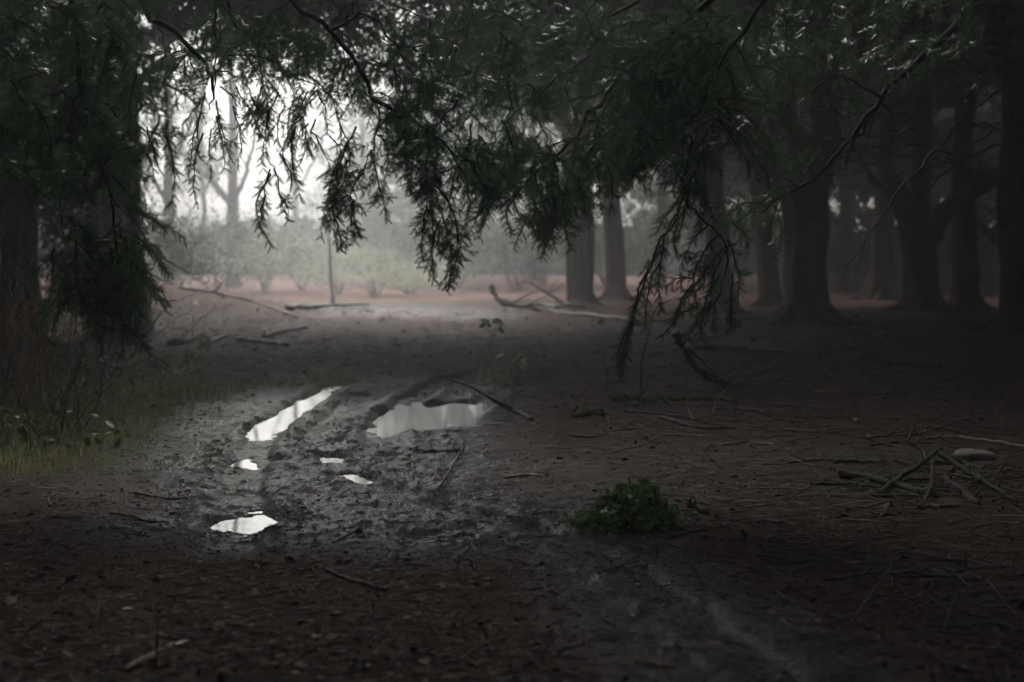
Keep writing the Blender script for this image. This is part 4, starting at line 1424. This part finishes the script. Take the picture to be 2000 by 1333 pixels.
# the mossy pile at the right
stick('mossy_log', [g(1640, 936, .01), g(1690, 938), g(1740, 950), g(1800, 966), g(1830, 972)], .046, .032, 'thick mossy log at the near side of the pile', cat='log', mat='moss', group='mossy branches piled at the right')
stick('mossy_log', [g(1582, 948), g(1650, 948), g(1730, 956)], .022, .018, 'thin mossy log lying in front of the thick mossy log', cat='log', mat='moss', group='mossy branches piled at the right')
stick('mossy_log', [g(1628, 906), g(1700, 906), g(1770, 908), g(1880, 908)], .034, .022, 'long mossy log lying behind the thick mossy log', cat='log', mat='moss', group='mossy branches piled at the right')
stick('mossy_log', [g(1715, 968), g(1760, 946, .04), g(1800, 936, .10), g(1836, 924, .16)], .028, .024, 'mossy branch rising aslant over the pile', cat='log', mat='moss', group='mossy branches piled at the right')
stick('mossy_log', [g(1832, 926, .14), g(1870, 936, .08), g(1930, 955, .02), g(1985, 985)], .03, .02, 'bark stripped branch descending right from the pile', cat='log', mat='moss', group='mossy branches piled at the right')
stick('mossy_log', [g(1845, 952, .04), g(1880, 966), g(1910, 990)], .04, .036, 'dark thick log under the bark stripped branch', cat='log', mat='twig', group='mossy branches piled at the right')
stick('mossy_log', [g(1800, 996), g(1818, 972, .06), g(1822, 940, .14)], .024, .016, 'forked dark prop standing in front of the pile', cat='branch', mat='twig', group='mossy branches piled at the right', subs=[(6, g(1832, 996), .014, .01)])
stick('mossy_log', [g(1790, 992), g(1830, 994), g(1870, 993)], .026, .022, 'short dark log lying flat below the forked prop', cat='log', mat='stick', group='mossy branches piled at the right')
stick('mossy_log', [g(1860, 930), g(1920, 944), g(1990, 990)], .012, .006, 'thin curved stick beside the bark stripped branch', cat='stick', mat='stick', group='mossy branches piled at the right')
stick('mossy_log', [g(1700, 968), g(1730, 972), g(1770, 966)], .02, .016, 'small mossy piece tucked under the rising mossy branch', cat='branch', mat='moss', group='mossy branches piled at the right')
stick('forked_twig', [(1822, 932, 10.3), (1806, 900, 10.4), (1800, 880, 10.5), (1778, 868, 10.5), (1774, 858, 10.5), (1784, 838, 10.5), (1790, 818, 10.5), (1804, 790, 10.5), (1806, 770, 10.5), (1830, 735, 10.5)], .016, .003, 'pale bare twig with upright forks rising from the mossy pile', cat='twig', mat='stick_pale', group=None,
      subs=[(22, (1808, 740, 10.5), .004, .002), (8, (1796, 866, 10.5), .007, .005), (9, (1827, 836, 10.4), .006, .003), (20, (1812, 788, 10.6), .003, .0015), (8, (1798, 828, 10.5), .005, .002), (4, (1788, 912, 10.3), .006, .003)], n=30, kinks=.2)
stick('bare_twig', [g(1925, 882), (1928, 862, 12), (1940, 820, 12), (1960, 785, 12), (2010, 735, 12)], .008, .003, 'thin upright twig at the right edge behind the stone', cat='twig', mat='stick_red', group=None, subs=[(9, (1985, 730, 12), .003, .0015)])
stick('forked_twig', [g(1352, 822), (1344, 795, 13.4), (1343, 748, 13.4), (1350, 725, 13.4), (1336, 717, 13.4)], .007, .003, 'thin pale twig standing in front of the broken branch', cat='twig', mat='stick_pale', group=None, subs=[(9, (1308, 730, 13.3), .004, .002), (10, (1366, 752, 13.4), .004, .002)])
stick('forked_twig', [g(1390, 814), (1396, 790, 13.6), (1392, 774, 13.6), (1378, 756, 13.6), (1355, 742, 13.6)], .008, .003, 'pale forked twig right of the thin pale twig', cat='twig', mat='stick_pale', group=None, subs=[(6, (1440, 745, 13.8), .006, .003), (10, (1392, 732, 13.6), .004, .002), (7, (1470, 725, 13.9), .004, .002)])
stick('dry_plant', [g(1186, 756), (1184, 720, 16.4), (1180, 690, 16.4), (1174, 630, 16.4), (1168, 600, 16.4)], .008, .003, 'thin dry stem standing left of the long drooping spray', cat='plant', mat='stick_red', group=None)
stick('dry_plant', [g(1252, 762), (1254, 700, 15.9), (1268, 650, 15.9), (1280, 605, 15.9), (1300, 590, 15.9)], .011, .004, 'bare sapling with a curved top beside the drooping spray', cat='plant', mat='stick', group=None, subs=[(8, (1240, 660, 15.9), .005, .002), (14, (1330, 575, 15.9), .004, .0015), (12, (1255, 585, 15.9), .004, .0015)])


mb = MB()
for (cx, cy_, sx, sy, nn) in [(1800, 940, .75, .55, 90), (1420, 800, .9, 1.0, 80), (1560, 730, 1.2, 1.2, 60), (1850, 850, .8, .9, 60), (1300, 830, .9, 1.2, 60)]:
    b0 = on(cx, cy_)
    for q in range(nn):
        x_, y_ = b0[0] + r.normal() * sx, b0[1] + r.normal() * sy
        L = r.uniform(.12, .7)
        an = r.normal() * .5 + (0 if r.random() < .5 else math.pi)
        s_ = np.array([x_, y_, Hs(x_, y_) + .006])
        e_ = s_ + np.array([math.cos(an) * L, math.sin(an) * L, 0])
        e_[2] = Hs(e_[0], e_[1]) + (r.uniform(.0, .22) if r.random() < .3 else .006)
        c = curve([s_, (s_ + e_) / 2 + r.normal(size=3) * .025 + (0, 0, .012), e_], 7)
        tube(mb, c, np.linspace(r.uniform(.003, .0075), .0018, 7), 5, .2, q, cap=False)
o = mb.build('brushwood', M['stick'])
o['kind'] = 'stuff'
o['label'] = 'thin dead twigs strewn round the fallen branches on the right'


# stone
def stone(px, py, rx, ry, rz, label, seed):
    c = on(px, py)
    root = None
    mb = MB()
    nu, nv_ = 22, 12
    a, e = np.meshgrid(np.linspace(0, 2 * np.pi, nu, endpoint=False), np.linspace(-.5 * np.pi, .5 * np.pi, nv_))
    k = 1 + .22 * fbm(np.cos(a) * 1.1 + seed, np.sin(a) * 1.1 + e * 1.2, 3, seed)
    v = np.stack([np.sign(np.cos(a)) * np.abs(np.cos(a)) ** .8 * np.cos(e) * rx * k, np.sin(a) * np.cos(e) * ry * k, np.sign(np.sin(e)) * np.abs(np.sin(e)) ** .8 * rz * k], -1)
    ii = np.arange(nv_ - 1)[:, None] * nu
    jj = np.arange(nu)[None]
    q = np.stack([ii + jj, ii + (jj + 1) % nu, ii + nu + (jj + 1) % nu, ii + nu + jj], -1).reshape(-1, 4)
    mb.add(v.reshape(-1, 3), q)
    o = mb.build('stone', M['stone'], smooth=True)
    o.location = c + np.array([0, 0, rz * .3])
    return tag(o, label, 'stone')


stone(1900, 896, .16, .13, .055, 'flat grey stone behind the mossy pile', 3)
stone(1496, 830, .014, .014, .012, 'tiny white pebble on the litter right of the grey sticks', 5)
stone(1240, 792, .05, .05, .03, 'dark lump beside the mossy rotten log', 8).data.materials[0] = M['stick']

# ------------------------------------------------------------------ living plants
def leafed(name, stems, leaves, label, mat, lmat, D, cat, lsize, stem_r=.006):
    """stems: pixel paths at depth D (first point on the ground); leaves: (px, py, angle deg, size factor)"""
    f = on(*stems[0][0])
    root = tag(empty(name, f), label, cat)
    mb = MB()
    for st in stems:
        c = [on(*st[0]) + np.array([0, 0, -.03])] + [P(a, b_, f[1] + D) for a, b_ in st[1:]]
        c = curve(c, 16) - f
        tube(mb, c, np.linspace(stem_r, stem_r * .35, 16), 6, .15, 4)
    mb.build('stem', M[mat], root, smooth=True)
    tv, tf = LEAF
    lm = MB()
    lm.add(tv, *tf)
    me = lm.mesh('leaf')
    me.materials.append(M[lmat])
    for (a, b_, an, sz) in leaves:
        o = bpy.data.objects.new('leaf', me)
        COL.objects.link(o)
        o.parent = root
        o.location = P(a, b_, f[1] + D + r.uniform(-.06, .06)) - f
        t_ = math.radians(an)
        x = nz(np.array([math.cos(t_), r.uniform(-.5, .5), -math.sin(t_)]))
        m3 = frames(x[None], np.array([[r.normal() * .6, -.7 + r.normal() * .5, .7]]), [lsize * sz])[0]
        from mathutils import Matrix
        o.rotation_euler = Matrix(nz(m3.T).T.tolist()).to_euler()
        o.scale = (lsize * sz,) * 3
    return root


leafed('sapling', [[(968, 784), (964, 730), (961, 690), (958, 632)], [(998, 790), (975, 752), (962, 735), (958, 725)]],
       [(958, 632, 200, 1), (960, 632, -20, 1.1), (966, 628, 20, 1.0), (950, 632, 150, .8), (957, 640, 240, .7), (974, 636, 60, .9), (962, 722, 160, 1), (950, 718, 120, 1.4), (942, 712, 100, 1.3), (966, 720, 10, 1.5), (972, 716, 40, 1.2),
        (960, 706, 230, .8), (968, 700, -30, .9), (944, 722, 95, 1.1), (976, 722, 70, 1), (958, 716, 80, 1.2), (968, 726, 30, 1.3)],
       'slender sapling with a few pale leaves in two tiers beside the grey puddle', 'stick_pale', 'sapling', 0, 'sapling', .125)
leafed('sapling', [[(1004, 790), (1008, 750), (1012, 715), (1015, 692)], [(1000, 790), (1000, 720), (999, 690)]],
       [(1014, 702, 30, 1), (1012, 700, 150, .9), (1018, 706, 70, 1.0), (1010, 698, -40, .6), (1020, 700, 10, .7)], 'shorter twin stemmed sapling right of the slender leafy one', 'stick_pale', 'sapling', 0, 'sapling', .11)
lv = []
for k in range(34):
    tt = r.random()
    lv.append((352 + 46 * tt + r.normal() * 9, 722 - 70 * tt + r.normal() * 7, r.uniform(20, 160), r.uniform(.7, 1.6)))
leafed('sapling', [[(338, 742), (352, 715), (372, 672), (396, 645), (408, 575)], [(340, 742), (365, 700), (380, 680)]], lv, 'leafy pale green sapling leaning right at the edge of the grass', 'stick_red', 'sapling', 0, 'sapling', .085)
lv = []
for (a, b_) in [(205, 690), (262, 692), (115, 745), (140, 742), (125, 752), (160, 740), (350, 742), (290, 705), (310, 716), (200, 700), (170, 705), (215, 712), (240, 720), (180, 690), (300, 700), (275, 712), (330, 722), (345, 738)]:
    for q in range(3):
        lv.append((a + r.normal() * 8, b_ + r.normal() * 5, r.uniform(-20, 200), r.uniform(.5, 1.0)))
leafed('bramble', [[(120, 800), (118, 770), (125, 745), (165, 735)], [(180, 770), (200, 720), (235, 690), (300, 700), (350, 740)], [(170, 780), (168, 720), (205, 688)], [(260, 775), (262, 730), (262, 690)]], lv,
       'bramble with wet glinting leaves at the left edge of the grass', 'stick_red', 'glossy', 0, 'bramble', .06)
lv = []
for k in range(120):
    lv.append((r.uniform(90, 330), r.uniform(685, 800), r.uniform(0, 180), r.uniform(.5, 1.1)))
leafed('bramble', [[(210, 790), (205, 740), (230, 700)], [(280, 785), (300, 740), (310, 705)], [(240, 790), (260, 750), (290, 720)]], lv, 'green leafed bramble standing in the grass behind the wet glinting leaves', 'stick_red', 'plant', .3, 'bramble', .07)
lv = []
for k in range(110):
    lv.append((r.uniform(-40, 250), r.uniform(800, 885) - 6 * r.random(), r.uniform(-30, 210), r.uniform(.5, 1.5)))
leafed('leafy_plant', [[(60, 880), (58, 850), (50, 820)], [(120, 885), (125, 855), (140, 835)], [(190, 885), (200, 860), (215, 845)], [(20, 880), (10, 840), (0, 820)]], lv, 'low broad leafed plants on the dark ground at the left edge', 'stick', 'plant', 0, 'plant', .065)

# bare shrubs on the left
def bare_shrub(bx, by, n, spread, hgt, label, mat, lean=.3):
    f = on(bx, by)
    root = tag(empty('bare_shrub', f), label, 'shrub', 'bare shrubs at the left')
    mb = MB()
    for k in range(n):
        s = np.array([r.normal() * spread * .4, r.normal() * spread * .5, -.03])
        e = s + np.array([r.normal() * spread + lean * hgt * r.uniform(.2, 1.3), r.normal() * spread * .7, hgt * r.uniform(.6, 1.1)])
        mid = (s + e) / 2 + np.array([-.12 * hgt * lean, 0, .06 * hgt]) + r.normal(size=3) * .05
        c = curve([s, mid, e], 16)
        c[1:-1] += r.normal(size=(14, 3)) * .010
        tube(mb, c, np.linspace(r.uniform(.004, .009), .0018, 16), 5, cap=False)
        for q in range(r.integers(2, 6)):
            i_ = r.integers(5, 15)
            L = hgt * r.uniform(.12, .35)
            e2 = c[i_] + nz(nz(e - s) + r.normal(size=3) * .75) * L
            c2 = curve([c[i_], (c[i_] + e2) / 2 + r.normal(size=3) * .02, e2], 8)
            tube(mb, c2, np.linspace(.0035, .0012, 8), 4, cap=False)
    mb.build('stem', M[mat], root, smooth=True)
    return root


bare_shrub(40, 800, 26, .30, 1.55, 'tangle of bare brown stems at the left edge', 'stick_red', .22)
bare_shrub(110, 815, 18, .32, 1.35, 'bare stems leaning right before the dark hanging bough', 'stick_red', .42)
bare_shrub(-40, 835, 22, .30, 1.7, 'dense bare stems cut by the left edge', 'stick_red', .2)
bare_shrub(230, 740, 16, .5, 1.2, 'sparse bare twigs below the dark hanging bough', 'stick_pale', .30)
bare_shrub(120, 850, 9, .22, .75, 'small dark bare shrub in front of the brown stems', 'twig', .1)
stick('bare_branch', [(190, 470, 11), (255, 475, 11), (310, 500, 11), (345, 520, 11), (380, 536, 11), (392, 534, 11)], .012, .003, 'pale bare twig reaching right below the hanging bough', cat='twig', mat='stick_pale', group=None, subs=[(11, (374, 516, 11), .004, .002), (8, (290, 520, 11), .004, .002)])
stick('bare_branch', [(60, 640, 10.5), (95, 590, 10.5), (125, 520, 10.5), (175, 440, 10.5), (215, 385, 10.5)], .009, .004, 'long straight bare twig slanting up behind the hanging bough', cat='twig', mat='stick_pale', group=None, subs=[(9, (108, 475, 10.5), .004, .002)])
stick('bare_branch', [(25, 520, 10), (58, 464, 10), (90, 420, 10), (120, 378, 10)], .008, .003, 'pale bare twig forking at the left edge', cat='twig', mat='stick_pale', group=None, subs=[(6, (32, 410, 10), .004, .002), (3, (66, 515, 10), .004, .002)])

# ivy clump
f = on(1222, 1030)
root = tag(empty('ivy_clump', f), 'dense green clump of ivy growing out of the bare litter', 'ivy')
tv, tf = (np.array([(0, 0, 0), (.18, .42, .04), (.45, .30, .05), (.72, .34, 0), (1.0, 0, -.12), (.72, -.34, 0), (.45, -.30, .05), (.18, -.42, .04)]), [np.array([[0, 1, 2, 3], [0, 3, 4, 5], [0, 5, 6, 7]])])
dirs = rdir(1500, r)
dirs[:, 2] = np.abs(dirs[:, 2])
ax = np.array([.245, .21, .25])
lump = 1 + .28 * vn(dirs[:, 0] * 2.2 + 5, dirs[:, 2] * 2.2 + dirs[:, 1], 7)
rad = r.uniform(.35, 1.0, 1500) ** .5
loc = dirs * rad[:, None] * lump[:, None] * ax
loc[:, 0] += .03 * np.sin(loc[:, 2] * 9)
loc[:, 0] += np.where(loc[:, 2] < .08, np.sign(loc[:, 0]) * .03, 0)
stray = r.random(1500) < .14
loc[stray, :2] *= r.uniform(1.0, 1.55, stray.sum())[:, None]
loc[stray, 2] *= .3
xs = nz(dirs * .6 + r.normal(size=(1500, 3)) * .6 + np.array([0, 0, -.25]))
ns = dirs + r.normal(size=(1500, 3)) * .55 + np.array([0, 0, .5])
szs = r.uniform(.022, .048, 1500)
front = np.argsort(-(-loc[:, 1] + .6 * loc[:, 2]) * 1.0 - rad * .1)[:280]
rest = np.setdiff1d(np.arange(1500), front)
mb = MB()
scatter(mb, tv, tf, loc[rest], frames(xs[rest], ns[rest], szs[rest]))
o = mb.build('foliage', M['ivy'], root)
o['kind'] = 'stuff'
lms = []
for mt in ('ivy', 'ivy_young'):
    lm = MB()
    lm.add(tv, *tf)
    me = lm.mesh('ivy_leaf')
    me.materials.append(M[mt])
    lms.append(me)
from mathutils import Matrix
for k in front:
    o = bpy.data.objects.new('leaf', lms[1 if r.random() < .22 else 0])
    COL.objects.link(o)
    o.parent = root
    m3 = frames(xs[k:k + 1], ns[k:k + 1], [1.0])[0]
    o.matrix_local = Matrix.Translation(Vector(loc[k])) @ Matrix(m3.tolist()).to_4x4() @ Matrix.Diagonal((szs[k], szs[k], szs[k], 1))
mb = MB()
for k in range(24):
    e = dirs[k] * ax * .95
    tube(mb, curve([(r.normal() * .03, r.normal() * .03, -.02), e * .5 + (0, 0, .05), e], 6), np.linspace(.004, .0015, 6), 4, cap=False)
mb.build('stem', M['stick'], root)

# ------------------------------------------------------------------ loose litter
def fan_points(n, y0, y1, r, k=.40):
    y = y0 * (y1 / y0) ** r.random(n)
    return r.uniform(-k, k, n) * y, y


N = 44000
x, y = fan_points(N, 4.4, 42, r)
mm = mud_mask(x, y)
keep = (r.random(N) > mm * .75) & (segdist(x, y, gline([(672, 745), (528, 824), (470, 1010)])) > .25)
big = segdist(x, y, gline([(760, 800), (900, 800), (830, 840)])) > .6
x, y = x[keep & big], y[keep & big]
z = H(x, y)
n = len(x)
mb = MB()
xd = rdir(n, r) * np.array([1, 1, .22])
put(mb, [DIAMOND, LEAF], np.column_stack([x, y, z + .004]), xd, np.array([0, 0, 1.0]) + r.normal(size=(n, 3)) * .4, r.uniform(.012, .036, n) * (.7 + .5 * r.random(n) ** 4 * 3) * np.clip(y / 14, 1, 3))
o = mb.build('leaf_litter', M['chip'])
o['kind'] = 'stuff'
o['label'] = 'small dead leaves and chips strewn on the ground'
N = 13000
x, y = fan_points(N, 4.4, 40, r)
keep = (r.random(N) > mud_mask(x, y) * .9) & (segdist(x, y, gline([(672, 745), (528, 824), (470, 1010)])) > .3) & (segdist(x, y, gline([(760, 800), (900, 800), (830, 840)])) > .7)
x, y = x[keep], y[keep]
n = len(x)
tw = (np.array([(0, -.5, 0), (0, .5, 0), (0, 0, .9), (.5, -.5, .2), (.5, .6, .1), (.5, 0, 1.1), (1, -.3, 0), (1, .3, 0), (1, 0, .6)]),
      [np.array([[0, 3, 5, 2], [1, 2, 5, 4], [0, 1, 4, 3], [3, 6, 8, 5], [4, 5, 8, 7], [3, 4, 7, 6]])])
L = (r.gamma(2.0, .034, n) + .02) * np.clip(y / 14, 1, 2.2) * (1 + 1.2 * sst(0, .12, x / y))
th = r.uniform(.003, .008, n) * np.clip(y / 14, 1, 2)
mb = MB()
scatter(mb, *tw, np.column_stack([x, y, H(x, y) + .003]), frames(rdir(n, r) * np.array([1, .6, .10]), np.array([0, 0, 1.0]) + r.normal(size=(n, 3)) * .15, L, th, th))
o = mb.build('twig_litter', M['stick'])
o['kind'] = 'stuff'
o['label'] = 'broken twigs strewn over the litter'
# grass
N = 90000
x = r.uniform(-8.5, -.8, N)
y = r.uniform(8.2, 22, N)
gm = grass_mask(x, y) * (.4 + .6 * sst(-.3, .4, fbm(x * 1.7, y * 1.7, 3, 77)))
keep = (r.random(N) < gm * .75) & (np.abs(x) < .42 * y) & (mud_mask(x, y) < .45)
x, y = x[keep], y[keep]
n = len(x)
bl = (np.array([(-.05, 0, 0), (.05, 0, 0), (.035, .12, .55), (-.035, .12, .55), (0, .38, 1.0)]), [np.array([[0, 1, 2, 3]]), np.array([[3, 2, 4]])])
hgt = r.uniform(.03, .10, n) * (.6 + .7 * sst(-1, 1, fbm(x, y, 2, 78)))
a = r.uniform(0, 2 * np.pi, n)
mats = np.zeros((n, 3, 3))
mats[:, 0, 0], mats[:, 1, 0] = np.cos(a) * hgt, np.sin(a) * hgt
mats[:, 0, 1], mats[:, 1, 1] = -np.sin(a) * hgt * r.uniform(.5, 1.8, n), np.cos(a) * hgt * r.uniform(.5, 1.8, n)
mats[:, 2, 2] = hgt
mb = MB()
scatter(mb, *bl, np.column_stack([x, y, H(x, y) - .004]), mats)
o = mb.build('grass', M['grass'])
o['kind'] = 'stuff'
o['label'] = 'thin yellowish grass on the left side of the track'
# clods and wet lumps of mud along the ruts
N = 16000
x, y = fan_points(N, 6, 20, r, .3)
keep = (r.random(N) < mud_mask(x, y)) & (segdist(x, y, gline([(672, 745), (528, 824), (470, 1010)])) > .26) & (segdist(x, y, gline([(760, 800), (900, 800), (830, 840)])) > .62)
x, y = x[keep], y[keep]
n = len(x)
oc = np.array([(1, 0, 0), (0, 1, 0), (-1, 0, 0), (0, -1, 0), (.2, .1, .9), (0, 0, -.6)], dtype=float)
of = [np.array([[0, 1, 4], [1, 2, 4], [2, 3, 4], [3, 0, 4], [1, 0, 5], [2, 1, 5], [3, 2, 5], [0, 3, 5]])]
sz = r.gamma(2.0, .0022, n) + .002
mb = MB()
scatter(mb, oc, of, np.column_stack([x, y, H(x, y) + sz * .1]), frames(rdir(n, r) * np.array([1, 1, .3]), np.array([0, 0, 1.0]) + r.normal(size=(n, 3)) * .3, sz * r.uniform(.8, 1.7, n), sz, sz * .8))
mc, t, b = material('mud_clod')
t.links.new(mixc(t, nnoise(t, 40, 3, .6, position(t)), (.02, .015, .013), (.05, .04, .034)), b.inputs['Base Color'])
b.inputs['Roughness'].default_value = .25
o = mb.build('mud_crumbs', mc)
o['kind'] = 'stuff'
o['label'] = 'wet crumbs of mud in the track'
# single fallen leaves that stand out
for (a, b_, s_, mt, lab) in [(236, 1196, .055, 'dead_leaf', 'reddish dead leaf on the dark ground at lower left'), (236, 1283, .03, 'glossy', 'small pale leaf left of the straight brown stick'), (342, 1264, .06, 'dead_leaf', 'curled dead leaf at the tip of the straight brown stick'),
                             (432, 1190, .04, 'ivy', 'small green leaf on the dark ground at bottom left'), (720, 1306, .06, 'dead_leaf', 'tan dead leaf at the bottom edge left of centre'), (1580, 1160, .03, 'dead_leaf', 'reddish scrap of leaf at lower right'),
                             (1030, 1262, .03, 'ivy_young', 'pale green scrap of leaf on the wet ground near the bottom'), (1290, 762, .10, 'dead_leaf', 'curled pale leaf lying behind the mossy rotten log'), (428, 1132, .03, 'ivy', 'tiny green sprout left of the bent brown stick'),
                             (1275, 1120, .035, 'dead_leaf', 'dead leaf at the right side of the shiny rut'), (1240, 1206, .04, 'dead_leaf', 'brown leaf in the dark below the ivy clump')]:
    c = on(a, b_)
    lm = MB()
    tv, tf = LEAF
    tv = tv.copy()
    tv[:, 2] += .35 * tv[:, 1] ** 2 * 4 * .5
    lm.add(tv, *tf)
    o = lm.build('fallen_leaf', M[mt])
    o.location = c + np.array([0, 0, .008])
    o.scale = (s_,) * 3
    o.rotation_euler = (r.uniform(-.3, .3), r.uniform(-.3, .2), r.uniform(0, 6.28))
    tag(o, lab, 'leaf', 'fallen leaves on the forest floor')

# ------------------------------------------------------------------ the half hidden figure in blue
def figure(px, py_head, D):
    c = P(px, py_head, D)
    gz = Hs(c[0], D)
    hgt = c[2] - gz
    root = tag(empty('person', (c[0], D, gz)), 'distant person in a blue jacket with long fair hair, half hidden by the hanging bough', 'person')
    k = hgt / 1.7
    me = bpy.data.meshes.new('body')
    vs = [(0, 0, .92), (0, 0, 1.12), (0, 0, 1.34), (0, 0, 1.46), (0, 0, 1.60), (.17, 0, 1.38), (.24, .02, 1.12), (.22, -.08, .88), (-.17, 0, 1.38), (-.24, .02, 1.12), (-.22, -.08, .88),
          (.10, 0, .86), (.11, -.02, .48), (.11, 0, .07), (.12, -.14, .03), (-.10, 0, .86), (-.11, .04, .48), (-.11, .06, .07), (-.12, -.08, .03)]
    es = [(0, 1), (1, 2), (2, 3), (3, 4), (2, 5), (5, 6), (6, 7), (2, 8), (8, 9), (9, 10), (0, 11), (11, 12), (12, 13), (13, 14), (0, 15), (15, 16), (16, 17), (17, 18)]
    me.from_pydata([tuple(q * k for q in v) for v in vs], es, [])
    o = bpy.data.objects.new('body', me)
    COL.objects.link(o)
    o.parent = root
    md = o.modifiers.new('skin', 'SKIN')
    rd = [.15, .14, .17, .06, .105, .075, .055, .04, .075, .055, .04, .10, .07, .045, .04, .10, .07, .045, .04]
    for q, sv in enumerate(me.skin_vertices[0].data):
        sv.radius = (rd[q] * k, rd[q] * k * (.75 if q < 3 else 1))
        sv.use_root = q == 0
    o.modifiers.new('subdivision', 'SUBSURF').levels = 1
    me.materials.append(M['trouser'])
    mb = MB()     # jacket: shell over trunk and arms
    zz = np.array([.80, .95, 1.15, 1.32, 1.42, 1.46])
    rr_ = np.array([.20, .185, .18, .20, .14, .07])
    cc = np.column_stack([zz * 0, zz * 0, zz]) * k
    tube(mb, cc, rr_ * k * 1.08, 16, .06, 2)
    for sg in (-1, 1):
        tube(mb, curve(np.array([(sg * .15, 0, 1.40), (sg * .25, .02, 1.13), (sg * .225, -.08, .90)]) * k, 9), np.linspace(.088, .06, 9) * k, 10, .08, 3)
    mb.build('jacket', M['jacket'], root, smooth=True)
    mb = MB()     # hair falling over the back
    tube(mb, np.array([(0, .0, 1.73), (0, .03, 1.68), (0, .05, 1.58), (0, .09, 1.45), (0, .12, 1.32), (0, .12, 1.22)]) * k + np.array([0, -.03 * k, 0]), np.array([.05, .115, .125, .12, .10, .04]) * k, 14, .10, 4)
    mb.build('hair', M['hair'], root, smooth=True)


figure(176, 548, 26)

# ------------------------------------------------------------------ haze
mb = MB()
x0, x1, y0, y1, z0, z1 = -130, 130, -75, 165, -1.4, 19.0
v = np.array([(a, b_, c) for a in (x0, x1) for b_ in (y0, y1) for c in (z0, z1)], dtype=float)
mb.add(v, np.array([[0, 1, 3, 2], [4, 6, 7, 5], [0, 4, 5, 1], [2, 3, 7, 6], [0, 2, 6, 4], [1, 5, 7, 3]]))
hm = bpy.data.materials.new('haze')
hm.use_nodes = True
t = hm.node_tree
t.nodes.clear()
pv = t.nodes.new('ShaderNodeVolumePrincipled')
pv.inputs['Color'].default_value = (.86, .88, .90, 1)
pv.inputs['Density'].default_value = HAZE
pv.inputs['Density Attribute'].default_value = ''
pv.inputs['Temperature Attribute'].default_value = ''
pv.inputs['Color Attribute'].default_value = ''
pv.inputs['Anisotropy'].default_value = 0.7
out = t.nodes.new('ShaderNodeOutputMaterial')
t.links.new(pv.outputs[0], out.inputs['Volume'])
o = mb.build('haze', hm)
o['kind'] = 'stuff'
o['label'] = 'thin pale mist hanging in the clearing'
